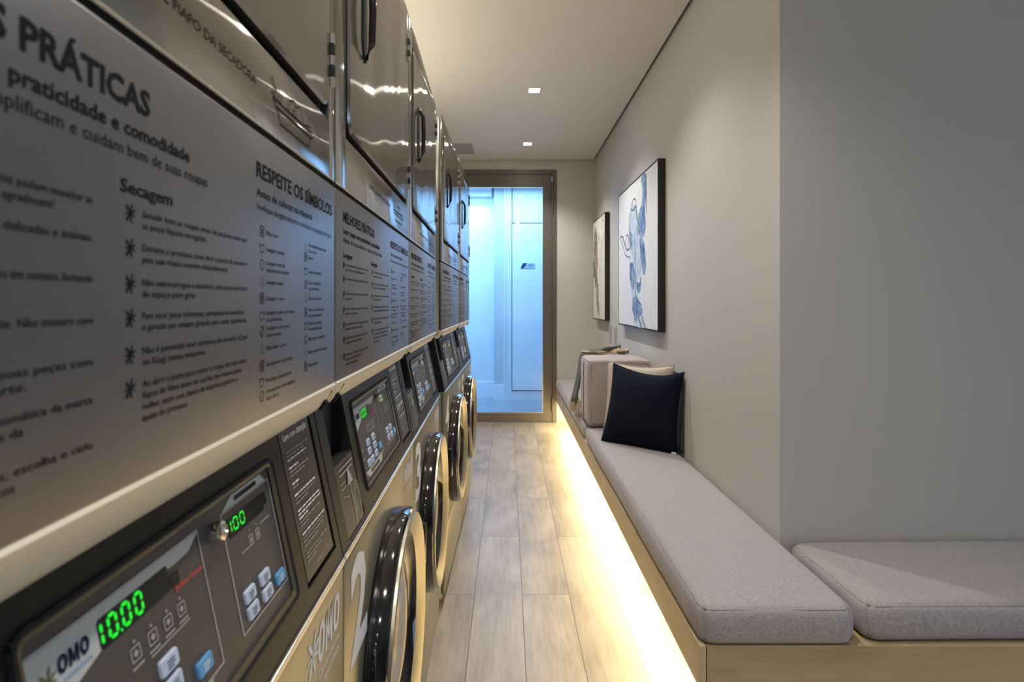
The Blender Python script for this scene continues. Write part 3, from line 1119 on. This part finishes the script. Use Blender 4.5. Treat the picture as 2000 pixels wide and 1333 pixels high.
def instructions(parent):
    """the Portuguese washing and drying instructions printed on the lower dryer panel"""
    f = FP(.0003)
    B_ = H
    mb = MB()
    z = lambda r: B_ + r
    text(mb, 'MELHORES PRÁTICAS', .040, z(.1195), .0160, f, width=.216, bold=.028)
    text(mb, 'Lavar roupas com praticidade e comodidade', .040, z(.1022), .0088, f, width=.263, bold=.022)
    text(mb, 'Algumas dicas que simplificam e cuidam bem de suas roupas', .040, z(.0893), .0078, f, width=.288)
    text(mb, 'Lavagem', .040, z(.0665), .0085, f, width=.052, bold=.02)
    text(mb, 'Secagem', .227, z(.0665), .0085, f, width=.054, bold=.02)
    text(mb, 'RESPEITE OS SÍMBOLOS', .419, z(.1185), .0150, f, width=.243, bold=.016)
    text(mb, 'Antes de colocar na máquina', .419, z(.1005), .0080, f, width=.160, bold=.010)
    text(mb, 'Verifique obrigatoriamente o símbolo na etiqueta da roupa', .419, z(.0875), .0068, f, width=.240)
    lav = [(.0555, ['Separe roupas claras das escuras, pois podem manchar as', 'peças. Suas roupas e as dos demais agradecem!']),
           (.0345, ['Use saquinhos para lavar peças delicadas e íntimas.']),
           (.0120, ['Cuidado com botões, zíperes e ganchos em contato, fechando', 'antes de lavar.']),
           (-.0110, ['Lave itens de banho e cama à parte. Não misture com', 'panos de chão ou tapetes.']),
           (-.0340, ['Evite manchas: não lave suas peças com', 'muita cor, lavando à parte.']),
           (-.0550, ['A máquina faz a dosagem automática da marca', 'de sabão e de amaciante que dá']),
           (-.0800, ['Para lavar os tecidos juntos, escolha o ciclo', 'adequado e use sempre produtos', 'líquidos e nunca em pó.'])]
    sec = [(.0547, ['Sacudir bem as roupas antes de secá-las evita que', 'as peças fiquem enrugadas.']),
           (.0333, ['Durante o processo, evite abrir a porta da secadora', 'para suas roupas secarem adequadamente.']),
           (.0113, ['Não sobrecarregue a secadora, suas peças precisam', 'de espaço para girar.']),
           (-.0097, ['Para secar peças volumosas, permaneça na lavanderia', 'e garanta que estejam girando para evitar queimá-las.']),
           (-.0320, ['Não é permitido lavar edredons de tamanho (Casal', 'ou King) nestas máquinas.']),
           (-.0530, ['Ao abrir a porta para retirar a roupa, tire seu cesto,', 'fiapos do filtro antes de usá-las, isso mesmo para', 'mulher, assim com chance de máquina e garante o', 'ajuste do processo.'])]
    for u0, uw, lst in ((.040, .152, lav), (.236, .150, sec)):
        for v, lines in lst:
            splash(mb, u0 + (.000 if u0 > .1 else .004), z(v), .0068, f)
            for k, ln in enumerate(lines):
                full = max(len(q) for q in lines)
                text(mb, ln, u0 + .010 + .002, z(v - .0008 - k * .0072), .0046, f, width=uw * len(ln) / full * (1.0 if full > 34 else full / 48), bold=.006)
    sy1 = [(.068, 'Não lavar', ''), (.052, 'Lavagem manual', ''), (.036, 'Lavagem normal', 'temperatura máxima'), (.020, 'Lavagem suave', ''), (.004, 'Lavagem a seco', ''),
           (-.0128, 'Lavagem a seco com todos', 'os solventes'), (-.028, 'Lavagem a seco com', 'todos menos'), (-.0447, 'Não lavar a seco', ''), (-.061, 'Alvejamento permitido', ''),
           (-.0766, 'Proibido alvejamento', ''), (-.090, 'Alvejamento com oxigênio', 'sem cloro')]
    sy2 = [(.066, 'Permitido alvejamento', 'com cloro'), (.0538, 'Secar', ''), (.037, 'Secar em tambor', ''), (.021, 'Secar à sombra', 'na vertical'), (.005, 'Secar no varal', ''),
           (-.0115, 'Secar na vertical', 'por gotejamento'), (-.028, 'Secar na sombra', 'horizontalmente'), (-.044, 'Não secar à máquina', ''), (-.060, 'Não torcer nem amassar', ''), (-.0755, 'Não passar', '')]
    w = .0009
    for u0, lst in ((.431, sy1), (.556, sy2)):
        for i, (v, a, b) in enumerate(lst):
            q = i + (3 if u0 > .5 else 0)
            c = z(v)
            if q % 4 == 0:
                stroke(mb, rrect(u0 - .004, u0 + .004, c - .005, c + .005, .0008, 1), w, f, closed=True)
                stroke(mb, [(u0 - .004, c - .004), (u0 + .004, c + .004)], w, f)
                stroke(mb, [(u0 - .004, c + .004), (u0 + .004, c - .004)], w, f)
            elif q % 4 == 1:
                stroke(mb, [(u0 - .005, c + .004), (u0 - .0035, c - .004), (u0 + .0035, c - .004), (u0 + .005, c + .004)], w, f)
                stroke(mb, [(u0 - .004, c + .0025), (u0, c + .0035), (u0 + .004, c + .0025)], w, f)
            elif q % 4 == 2:
                stroke(mb, ell(u0, c, .0042, .005, 12), w, f, closed=True)
                if q % 8 == 6:
                    stroke(mb, [(u0 - .003, c - .005), (u0 + .003, c + .005)], w, f)
            else:
                stroke(mb, [(u0 - .0045, c - .0045), (u0 + .0045, c - .0045), (u0, c + .005)], w, f, closed=True)
            text(mb, a, u0 + .010, c + (.0008 if b else -.002), .0046, f, width=min(.078, .0034 * len(a)), bold=.004)
            if b:
                text(mb, b, u0 + .010, c - .0062, .0046, f, width=min(.078, .0034 * len(b)), bold=.004)
    mb.build('washing_instructions_print', 'print_black', parent)


def digit_print(root, d):
    mb = MB()
    text(mb, str(d), .034, .700, .152, FP(CB[0] + .0006), width=.108, bold=.028)
    mb.build('number_print', 'print_white', root)


SEG = {'0': 'abcdef', '1': 'bc', '2': 'abged', '5': 'afgcd', '8': 'abcdefg'}


def seg_digits(root, dim=False):
    mb = MB()
    g = CP(-.0020)

    def seg(ch, u, t, w, h, th):
        gp = th * .18
        S = {'a': ((u, t + h), (u + w, t + h)), 'd': ((u, t), (u + w, t)), 'g': ((u, t + h / 2), (u + w, t + h / 2)), 'f': ((u, t + h / 2), (u, t + h)), 'b': ((u + w, t + h / 2), (u + w, t + h)),
             'e': ((u, t), (u, t + h / 2)), 'c': ((u + w, t), (u + w, t + h / 2))}
        for c in SEG[ch]:
            (a0, b0), (a1, b1) = S[c]
            if a0 == a1:
                mb.poly([(a0 - th / 2, b0 + th / 2 + gp), (a0, b0 + gp), (a0 + th / 2, b0 + th / 2 + gp), (a0 + th / 2, b1 - th / 2 - gp), (a0, b1 - gp), (a0 - th / 2, b1 - th / 2 - gp)], g)
            else:
                mb.poly([(a0 + gp, b0), (a0 + th / 2 + gp, b0 - th / 2), (a1 - th / 2 - gp, b0 - th / 2), (a1 - gp, b0), (a1 - th / 2 - gp, b0 + th / 2), (a0 + th / 2 + gp, b0 + th / 2)], g)
    seg('1', .2365, .1505, .0065, .0135, .0024)
    for u in (.2495, .2625, .2755):
        seg('0', u, .1505, .0070, .0135, .0024)
    mb.poly(ell(.2595, .1500, .0010, .0010, 8), g)
    mt = 'digit_dim' if dim else 'digit_green'
    mb.build('washer_readout', mt, root)
    mb.__init__()
    seg('1', .4085, .1505, .0055, .0105, .0018)
    for u in (.4190, .4325):
        seg('0', u, .1505, .0080, .0105, .0018)
    mb.build('dryer_readout', mt, root)


proto = make_machine()
allobs = list(COL.objects)
kids = {}
for o in allobs:
    if o.parent is not None:
        kids.setdefault(o.parent.name, []).append(o)
G1 = math.atan(.0237)
G2 = -math.atan(.01276)
spots = []
e1 = Vector((-math.sin(G1), math.cos(G1), 0))
o1 = Vector((-.2249, .107, 0))
for k in range(3):
    spots.append((o1 + e1 * .68 * k, G1))
e2 = Vector((-math.sin(G2), math.cos(G2), 0))
o2 = Vector((-.2917 + .01276 * 2.25, 2.25, 0))
for k in range(2):
    spots.append((o2 + e2 * .68 * k, G2))
labels = ['stacked silver washer and dryer nearest the camera, green readout 10.00 on its console',
          'stacked silver washer and dryer marked with a large white 2, between first and third machines',
          'stacked silver washer and dryer third from the camera, last before the gap in the row',
          'stacked silver washer and dryer just past the gap, fourth along the row',
          'stacked silver washer and dryer at the far end, nearest the glass door']
machines = []
for i, (p, rz) in enumerate(spots):
    r = proto if i == 0 else copy_tree(proto, kids)
    r.location = p
    r.rotation_euler = (0, 0, rz)
    tag(r, labels[i], 'laundry machine', 'stacked laundry machines along the left wall')
    machines.append(r)
    digit_print(r, i + 1)
    seg_digits(r, dim=(i > 1))

# ------------------------------------------------------------------ bench
bn = empty('bench', (0.70, 3.6, 0))
tag(bn, 'L-shaped floating wooden bench along the right wall lit from underneath', 'bench')


def bpart(name, mat, b, parent=bn, bevel=.0015):
    ox, oy = bn.location.x, bn.location.y
    mb = MB()
    mb.box(b[0] - ox, b[1] - ox, b[2] - oy, b[3] - oy, b[4], b[5], bevel=bevel)
    return mb.build(name, mat, parent)


BT, BBm = .347, .232
bpart('long_fascia', 'bench_wood', (.498, .514, 1.452, 5.785, BBm, BT))
bpart('end_fascia', 'bench_wood_across', (.516, 3.2, 1.452, 1.468, BBm - .10, BT))
bpart('long_seat_board', 'bench_wood', (.515, .906, 1.469, 5.785, BT - .022, BT - .001))
bpart('short_seat_board', 'bench_wood_across', (.907, 3.2, 1.469, 1.870, BT - .022, BT - .001))
bpart('plinth', 'ceiling_paint', (.72, .906, 1.62, 5.785, 0, BT - .023))
bpart('corner_gap', 'dark_seam', (.5142, .5158, 1.4535, 1.466, BBm, BT - .002), bevel=0)
bpart('led_strip', 'led_glow', (.592, .608, 1.55, 5.70, BT - .028, BT - .0225), bevel=0)


# ------------------------------------------------------------------ cushions
def cushion_mb(hx, hy, hz, r, puff, n=(14, 30, 6), side=0.0, seed=0, rp=None):
    bm = bmesh.new()
    bmesh.ops.create_cube(bm, size=2)
    bm.free()
    mb = MB()
    idx = {}
    rnd = random.Random(seed)
    ph = [rnd.random() * 6 for _ in range(4)]

    def key(p):
        return tuple(round(c, 5) for c in p)

    def vert(a, b, c):
        p = Vector((a * hx, b * hy, c * hz))
        inn = Vector((max(-hx + r, min(hx - r, p.x)), max(-hy + r, min(hy - r, p.y)), max(-hz + r, min(hz - r, p.z))))
        d = p - inn
        k = key((a, b, c))
        if k in idx:
            return idx[k]
        q = inn + (d.normalized() * r if d.length > 1e-9 else d)
        if c > 0:
            q.z += puff * (1 - a ** 4) * (1 - b ** 8) + .0015 * math.sin(b * 9 + ph[0]) * math.sin(a * 4 + ph[1]) * (1 - a * a)
        if rp and rp > r:      # larger corner radius in plan
            ax, ay = max(0, abs(q.x) - (hx - rp)), max(0, abs(q.y) - (hy - rp))
            m_ = max(ax, ay)
            if ax > 0 and ay > 0:
                k_ = m_ / math.hypot(ax, ay)
                q.x = math.copysign(hx - rp + ax * k_, q.x)
                q.y = math.copysign(hy - rp + ay * k_, q.y)
        fz = (1 - c * c)
        q.x += (1 if a > 0 else -1) * side * fz * abs(a) ** 6 * (1 + .3 * math.sin(b * 7 + ph[2]))
        q.y += (1 if b > 0 else -1) * side * fz * abs(b) ** 6
        idx[k] = len(mb.v)
        mb.v.append(tuple(q))
        return idx[k]

    def lin(m, h):
        # denser near the ends for round edges
        e = r / h
        base = [-1, -1 + e * .25, -1 + e * .55, -1 + e]
        mid = [-1 + e + (2 - 2 * e) * i / m for i in range(1, m)]
        return base + mid + [1 - e, 1 - e * .55, 1 - e * .25, 1]
    A, Bl, Cl = lin(n[0], hx), lin(n[1], hy), lin(n[2], hz)

    def face(grid1, grid2, fn, flip):
        for i in range(len(grid1) - 1):
            for j in range(len(grid2) - 1):
                q = [fn(grid1[i], grid2[j]), fn(grid1[i + 1], grid2[j]), fn(grid1[i + 1], grid2[j + 1]), fn(grid1[i], grid2[j + 1])]
                if flip:
                    q = q[::-1]
                mb.f.append(tuple(q))
                mb.m.append(0)
    face(A, Bl, lambda a, b: vert(a, b, 1), False)
    face(A, Bl, lambda a, b: vert(a, b, -1), True)
    face(A, Cl, lambda a, c: vert(a, -1, c), False)
    face(A, Cl, lambda a, c: vert(a, 1, c), True)
    face(Bl, Cl, lambda b, c: vert(1, b, c), False)
    face(Bl, Cl, lambda b, c: vert(-1, b, c), True)
    return mb


def seat_cushion(name, loc, hx, hy, hz, label, mat='grey_fabric', rz=0, puff=.008, side=.006, r=.022, rp=.024, seed=0, n=(14, 30, 6), group='grey seat cushions on the bench'):
    t = empty(name, (loc[0], loc[1], loc[2]), rz)
    tag(t, label, 'cushion', group)
    mb = cushion_mb(hx, hy, hz, r, puff, n, side, seed, rp)
    mb.v = [(x, y, z + hz) for x, y, z in mb.v]
    mb.build('cover', mat, t, smooth=True, angle=80)
    for zz in (2 * hz - .009, .008):
        m2 = MB()
        k = .0048
        pts = []
        for p, q in rrect(-hx + .0045, hx - .0045, -hy + .0045, hy - .0045, max(.004, rp - .0045), 5):
            pts.append((p, q, zz))
        dens = []
        for i in range(len(pts)):
            a = Vector(pts[i])
            b = Vector(pts[(i + 1) % len(pts)])
            m = max(1, int((b - a).length / .1))
            for j in range(m):
                dens.append(a + (b - a) * j / m)
        m2.tube(dens, .0016, 6, closed=True)
        m2.build('piping', 'piping', t, smooth=True)
    return t


seat_cushion('seat_cushion', (.700, 2.516, BT), .201, 1.068, .0505, 'long pale grey seat cushion in front, under the navy pillow', seed=1, rp=.036)
seat_cushion('seat_cushion', (.700, 4.694, BT), .201, 1.082, .0500, 'grey seat cushion at the far end of the bench by the glass door', seed=2, rp=.05)
seat_cushion('seat_cushion', (1.735, 1.668, BT), .800, .196, .0505, 'wide grey seat cushion on the right against the shaded grey wall', rz=math.radians(.6), seed=3, n=(30, 14, 6), rp=.036)

# upright box cushion, standing on the seats
t = seat_cushion('box_cushion', (.700, 3.675, BT + .1115), .197, .180, .208, 'upright mauve grey box cushion standing behind the pillows', mat='mauve_fabric', r=.026, puff=.004, side=.003, seed=5,
                 n=(12, 12, 12), group=None)
mb = MB()
for yy in (-.165,):
    mb.tube([(p, yy - .0148, q) for p, q in rrect(-.178, .178, .020, .396, .02, 4)], .0018, 6, closed=True)
mb.tube([(-.1995, .01, .03), (-.2005, .01, .2), (-.1995, .01, .39)], .003, 8)
mb.build('panel_seam', 'seam_mauve', t, smooth=True)


def throw_pillow(label, mat, BL, BR, TR, TL, T, sag=.05, pinch=.06, tagged=False, cat='pillow', n=22):
    P = [Vector(p) for p in (BL, BR, TR, TL)]
    base = (P[0] + P[1]) / 2
    nrm = ((P[1] - P[0]).cross(P[3] - P[0])).normalized()
    t = empty('throw_pillow', base)
    tag(t, label, cat)
    mb = MB()

    def pt(u, v, s):
        a, b = (u + 1) / 2, (v + 1) / 2
        a2 = a + (-.5 * pinch * 2) * (u) * (1 - v * v) * .5
        b2 = b - pinch * max(v, -.25) * (1 - u * u) * .5
        if v > 0:
            b2 -= sag * v * (1 - u * u) * (1 + .55 * u)
        p = P[0] * (1 - a2) * (1 - b2) + P[1] * a2 * (1 - b2) + P[2] * a2 * b2 + P[3] * (1 - a2) * b2
        th = T * max(0, (1 - abs(u) ** 2.6)) ** .62 * max(0, (1 - abs(v) ** 2.6)) ** .62 * (1.12 - .18 * v)
        th += .0012 * math.sin(u * 7 + v * 5) * (1 - u * u) * (1 - v * v)
        return p + nrm * s * th - base
    for s in (1, -1):
        off = len(mb.v)
        for i in range(n + 1):
            for j in range(n + 1):
                mb.v.append(tuple(pt(-1 + 2 * i / n, -1 + 2 * j / n, s)))
        for i in range(n):
            for j in range(n):
                q = (off + i * (n + 1) + j, off + (i + 1) * (n + 1) + j, off + (i + 1) * (n + 1) + j + 1, off + i * (n + 1) + j + 1)
                mb.f.append(q if s > 0 else q[::-1])
                mb.m.append(0)
    o = mb.build('cover', mat, t, smooth=True, angle=180)
    bm = bmesh.new()
    bm.from_mesh(o.data)
    bmesh.ops.remove_doubles(bm, verts=bm.verts, dist=.0004)
    bmesh.ops.recalc_face_normals(bm, faces=bm.faces)
    bm.to_mesh(o.data)
    bm.free()
    edge = []
    for k in range(n):
        edge.append(pt(-1 + 2 * k / n, -1, 0))
    for k in range(n):
        edge.append(pt(1, -1 + 2 * k / n, 0))
    for k in range(n):
        edge.append(pt(1 - 2 * k / n, 1, 0))
    for k in range(n):
        edge.append(pt(-1, 1 - 2 * k / n, 0))
    m2 = MB()
    m2.tube(edge, .0024, 6, closed=True)
    m2.build('edge_seam', mat, t, smooth=True)
    if tagged:
        c = pt(.93, -.97, 0) + nrm * .004
        m3 = MB()
        ax = (P[1] - P[0]).normalized()
        m3.add([c - ax * .013, c + ax * .013, c + ax * .013 - Vector((0, 0, .011)) + nrm * .003, c - ax * .013 - Vector((0, 0, .011)) + nrm * .003], [(0, 1, 2, 3)])
        m3.build('care_tag', 'white_label', t)
    return t


SZ = BT + .101 + .010
throw_pillow('square navy blue throw pillow leaning on the wall in front', 'navy_fabric', (.528, 3.165, SZ), (.872, 2.885, SZ - .002), (.893, 2.83, H - .351), (.621, 3.29, H - .356), sag=.050, T=.066, pinch=.08, tagged=True)
throw_pillow('cream beige throw pillow peeking out behind the navy one', 'beige_fabric', (.580, 3.40, SZ), (.880, 3.06, SZ), (.892, 3.00, H - .331), (.612, 3.42, H - .358), .040, sag=.03)
throw_pillow('dark green grey pillow flat against the wall behind the navy pillow', 'dark_green_fabric', (.896, 3.10, SZ), (.898, 2.875, SZ), (.898, 2.875, H - .37), (.896, 3.10, H - .37), .006, sag=.01, pinch=.0)

# striped throw draped over the box cushion --------------------------------
th = empty('throw_blanket', (.66, 3.86, BT + .104))
tag(th, 'green and tan striped fringed throw draped over the back of the box cushion', 'blanket')
mb = MB()
path = [(-.060, .436), (-.100, .434), (-.130, .430), (-.148, .418), (-.158, .395), (-.162, .345), (-.166, .290), (-.172, .235), (-.180, .180), (-.190, .125), (-.202, .075)]
nu, nv = len(path), 40
for i, (x, z) in enumerate(path):
    for j in range(nv):
        f_ = j / (nv - 1)
        g_ = max(0, min(1, (i - 3) / 5))
        wy = .010 + (.13 + .10 * g_) * f_
        amp = .004 + .011 * g_
        mb.v.append((x + .020 - abs(amp * math.sin(f_ * 15 + i * .2)) - .003, wy, z + (.006 + .006 * math.sin(f_ * 9)) * (1 - g_) + .016 * g_ * math.sin(f_ * 5 + 1)))
for i in range(nu - 1):
    for j in range(nv - 1):
        mb.f.append((i * nv + j, i * nv + j + 1, (i + 1) * nv + j + 1, (i + 1) * nv + j))
        mb.m.append(0)
ob = mb.build('hanging_cloth', 'throw_green', th, smooth=True, angle=180)
md = ob.modifiers.new('solid', 'SOLIDIFY')
md.thickness = .005


def fold(name, mat, pts, rad, seed, n=18, squash=.8):
    """a soft crumpled roll of cloth"""
    rnd = random.Random(seed)
    Q = [Vector(p) for p in pts]
    fine = []
    for i in range(len(Q) - 1):
        for k in range(6):
            fine.append(Q[i].lerp(Q[i + 1], k / 6))
    fine.append(Q[-1])
    m = MB()
    ph = [rnd.random() * 6 for _ in range(4)]
    L_ = len(fine)
    for i, c in enumerate(fine):
        f_ = i / (L_ - 1)
        rr = rad * (.55 + .45 * math.sin(math.pi * min(1, f_ * 1.15 + .05))) * (1 + .22 * math.sin(f_ * 14 + ph[0]))
        for k in range(n):
            a = 2 * math.pi * k / n
            w_ = rr * (1 + .30 * math.sin(3 * a + ph[1] + f_ * 3) + .16 * math.sin(5 * a + ph[2] - f_ * 5))
            m.v.append((c.x, c.y + w_ * 1.5 * math.cos(a), c.z + w_ * squash * math.sin(a)))
    for i in range(L_ - 1):
        for k in range(n):
            k2 = (k + 1) % n
            m.f.append((i * n + k, i * n + k2, (i + 1) * n + k2, (i + 1) * n + k))
            m.m.append(0)
    m.f.append(tuple(range(n)))
    m.f.append(tuple((L_ - 1) * n + k for k in range(n)))
    m.m += [0, 0]
    return fixn(m.build(name, mat, th, smooth=True, angle=70))


fold('green_fold', 'throw_green', [(-.100, .075, .440), (-.030, .070, .447), (.040, .068, .458), (.095, .066, .472), (.130, .066, .478)], .019, 1)
fold('tan_fold', 'throw_tan', [(-.150, .045, .441), (-.100, .045, .437), (-.040, .045, .434), (.030, .045, .436), (.080, .045, .440)], .015, 2)
fold('tan_fold', 'throw_tan', [(.070, .050, .440), (.105, .052, .449), (.140, .050, .444), (.185, .052, .452)], .022, 3)
fold('green_fold', 'throw_green', [(.110, .030, .434), (.150, .032, .438), (.182, .034, .436)], .014, 4)
mb = MB()
rnd = random.Random(4)
for j in range(nv):
    x, y, z = (ob.data.vertices[(nu - 1) * nv + j].co)[:]
    mb.tube([(x, y, z + .004), (x - .006 * rnd.random(), y + .008 * (rnd.random() - .5), z - .022), (x - .012 * rnd.random(), y + .014 * (rnd.random() - .5), z - .052)], [.0030, .0026, .0014], 5)
for j in range(30):       # second, tan layer of fringe lying lower behind the cushion
    y = -.13 + .30 * rnd.random()
    z = .135 - .06 * rnd.random()
    mb.tube([(-.163 - .008 * rnd.random(), y, z), (-.176, y + .01 * (rnd.random() - .5), z - .035), (-.186 - .01 * rnd.random(), y + .02 * (rnd.random() - .5), max(.012, z - .085))], [.0028, .0024, .0014], 5)
mb.build('fringe', 'throw_fringe', th, smooth=True)


# ------------------------------------------------------------------ pictures on the right wall
def picture(name, yn, yf, z0, z1, label, canvas, paint):
    t = empty(name, (XR - .022, (yn + yf) / 2, z0))
    tag(t, label, 'picture')
    hw, h = (yf - yn) / 2, z1 - z0
    mb = MB()
    x0, x1, w = -.022, .0215, .007
    mb.box(x0, x1, -hw, -hw + w, 0, h)
    mb.box(x0, x1, hw - w, hw, 0, h)
    mb.box(x0, x1, -hw + w, hw - w, 0, w)
    mb.box(x0, x1, -hw + w, hw - w, h - w, h)
    mb.box(.010, x1, -hw + w, hw - w, w, h - w)
    mb.build('frame', 'frame_black', t)
    g = .003
    mb = MB()
    mb.box(x0 + .001, .010, -hw + w + g, hw - w - g, w + g, h - w - g, bevel=.001)
    mb.build('canvas', canvas, t)
    # picture coords: a = 0..1 from the FAR (left in view) edge to the near edge, b = 0..1 upward
    fn = lambda k: (lambda a, b: (x0 + .001 - .0006 * k, hw - a * 2 * hw, b * h))
    paint(t, fn)
    return t


def smooth_closed(pts, it=2):
    for _ in range(it):
        q = []
        for i in range(len(pts)):
            a, b = pts[i], pts[(i + 1) % len(pts)]
            q += [(a[0] * .75 + b[0] * .25, a[1] * .75 + b[1] * .25), (a[0] * .25 + b[0] * .75, a[1] * .25 + b[1] * .75)]
        pts = q
    return pts


def smooth_open(pts, it=2):
    for _ in range(it):
        q = [pts[0]]
        for i in range(len(pts) - 1):
            a, b = pts[i], pts[i + 1]
            q += [(a[0] * .75 + b[0] * .25, a[1] * .75 + b[1] * .25), (a[0] * .25 + b[0] * .75, a[1] * .25 + b[1] * .75)]
        pts = q + [pts[-1]]
    return pts


def tri_poly(mb, pts, fn, mi):
    """fill a concave outline"""
    bm = bmesh.new()
    vs = [bm.verts.new((p[0], p[1], 0)) for p in pts]
    es = [bm.edges.new((vs[i], vs[(i + 1) % len(vs)])) for i in range(len(vs))]
    bmesh.ops.triangle_fill(bm, edges=es, use_beauty=True)
    bm.verts.index_update()
    mb.add([fn(v.co.x, v.co.y) for v in bm.verts], [[v.index for v in f.verts] for f in bm.faces], mi)
    bm.free()


def paint_blue(t, fn):
    mb = MB()
    # pale body of the long-necked animal sketch, then the darker washes and ink
    body = [(.36, .83), (.42, .86), (.50, .84), (.54, .78), (.60, .74), (.66, .72), (.70, .62), (.68, .50), (.66, .40), (.60, .30), (.52, .33), (.44, .38), (.40, .46), (.36, .55), (.33, .63), (.33, .72)]
    tri_poly(mb, smooth_closed(body), fn(.2), 0)
    neck = [(.40, .42), (.50, .36), (.50, .25), (.56, .22), (.66, .16), (.66, .12), (.72, .00), (.52, .00), (.46, .10), (.42, .17), (.38, .28)]
    tri_poly(mb, smooth_closed(neck), fn(.25), 0)
    for p in ([(.62, .98), (.76, .995), (.77, .86), (.72, .74), (.76, .66), (.70, .58), (.60, .60), (.56, .68), (.58, .76), (.66, .80), (.68, .90)],
              [(.60, .60), (.70, .58), (.75, .46), (.76, .38), (.70, .33), (.66, .40), (.62, .50)],
              [(.34, .68), (.41, .66), (.42, .58), (.38, .52), (.34, .58)],
              [(.35, .44), (.42, .46), (.47, .40), (.48, .32), (.45, .24), (.38, .28), (.34, .36)],
              [(.54, .32), (.60, .29), (.65, .36), (.64, .26), (.58, .22), (.52, .26)],
              [(.42, .19), (.48, .22), (.58, .17), (.68, .13), (.66, .09), (.56, .07), (.50, .03), (.46, .09), (.41, .12)]):
        tri_poly(mb, smooth_closed(p), fn(.6), 1)
    for p, w in (([(.38, .78), (.40, .86), (.46, .885), (.52, .86), (.53, .79)], .010), ([(.37, .83), (.44, .80), (.52, .83), (.53, .76), (.58, .70), (.55, .62)], .014),
                 ([(.36, .82), (.33, .72), (.35, .64), (.40, .56)], .012), ([(.06, .665), (.13, .675), (.20, .60), (.28, .54), (.36, .56)], .016),
                 ([(.06, .665), (.14, .60), (.20, .53), (.30, .49), (.36, .50)], .010), ([(.22, .60), (.26, .67), (.32, .64), (.30, .57)], .012),
                 ([(.46, .66), (.49, .52), (.50, .42), (.52, .34)], .009), ([(.36, .50), (.35, .40), (.40, .30)], .012), ([(.76, .98), (.76, .84), (.77, .72)], .014),
                 ([(.47, .40), (.52, .30), (.58, .25)], .012), ([(.50, .33), (.50, .22), (.54, .19), (.66, .15)], .014), ([(.48, .18), (.48, .05), (.47, .0)], .008),
                 ([(.56, .08), (.62, .04), (.66, .0)], .016), ([(.66, .08), (.72, .03), (.76, .0)], .014)):
        q = smooth_open([(a, b) for a, b in p])
        stroke(mb, q, [w * (.4 + .6 * math.sin(math.pi * (i + .5) / len(q))) for i in range(len(q))], fn(1.0), 2)
    mb.build('painted_figure', ['blue_pale', 'blue_wash', 'indigo_ink'], t)


def paint_brown(t, fn):
    mb = MB()
    rnd = random.Random(12)
    for k in range(60):
        a = .06 + .34 * rnd.random()
        b = .42 + .54 * rnd.random()
        pts = [(a, b)]
        for _ in range(4):
            a += (rnd.random() - .5) * .07
            b -= .025 + .03 * rnd.random()
            pts.append((a, b))
        q = smooth_open(pts)
        w0 = .012 + .034 * rnd.random()
        stroke(mb, q, [w0 * (.3 + math.sin(math.pi * (i + .5) / len(q))) for i in range(len(q))], fn(.3 + k * .01), k % 2)
    for k in range(30):
        a = .40 + .5 * rnd.random() ** 1.3
        b = .50 + .48 * rnd.random()
        pts = [(a, b), (a + (rnd.random() - .5) * .08, b - .02), (a + (rnd.random() - .5) * .1, b - .05 - .05 * rnd.random())]
        q = smooth_open(pts)
        stroke(mb, q, [.010 * rnd.random() + .004] * len(q), fn(.7 + k * .005), k % 2)
    for k in range(26):
        b = .40 - .36 * k / 26
        a = .38 + .10 * (k / 26) + (rnd.random() - .5) * .16
        pts = [(a - .04, b + .04), (a + (rnd.random() - .5) * .14, b + .01), (a + .02, b - .03)]
        q = smooth_open(pts)
        w0 = .010 + .020 * rnd.random()
        stroke(mb, q, [w0 * (.3 + math.sin(math.pi * (i + .5) / len(q))) for i in range(len(q))], fn(.9 + k * .005), k % 2)
    mb.build('painted_branches', ['brown_wash', 'grey_ink'], t)


picture('framed_canvas', 3.224, 4.368, H - .172, H + .828, 'large black-framed canvas with a blue watercolour animal figure', 'canvas_cool', paint_blue)
picture('framed_canvas', 4.98, 5.667, H - .165, H + .803, 'smaller black-framed canvas with brown branching strokes near the door', 'canvas_warm', paint_brown)

for yc, lb in ((4.93, 'slim grey wall switch plate nearer the glass door, under the pictures'), (4.70, 'slim grey wall socket plate closer to the large blue picture')):
    t = empty('switch_plate', (XR, yc, H - .345))
    tag(t, lb, 'switch plate')
    mb = MB()
    mb.box(-.008, 0, -.038, .038, 0, .145, bevel=.002)
    mb.build('cover_plate', 'plate_grey', t)
    for z in (.03, .085):
        m2 = MB()
        m2.box(-.011, -.008, -.016, .016, z, z + .03, bevel=.001)
        m2.build('rocker', 'vent_grey', t)
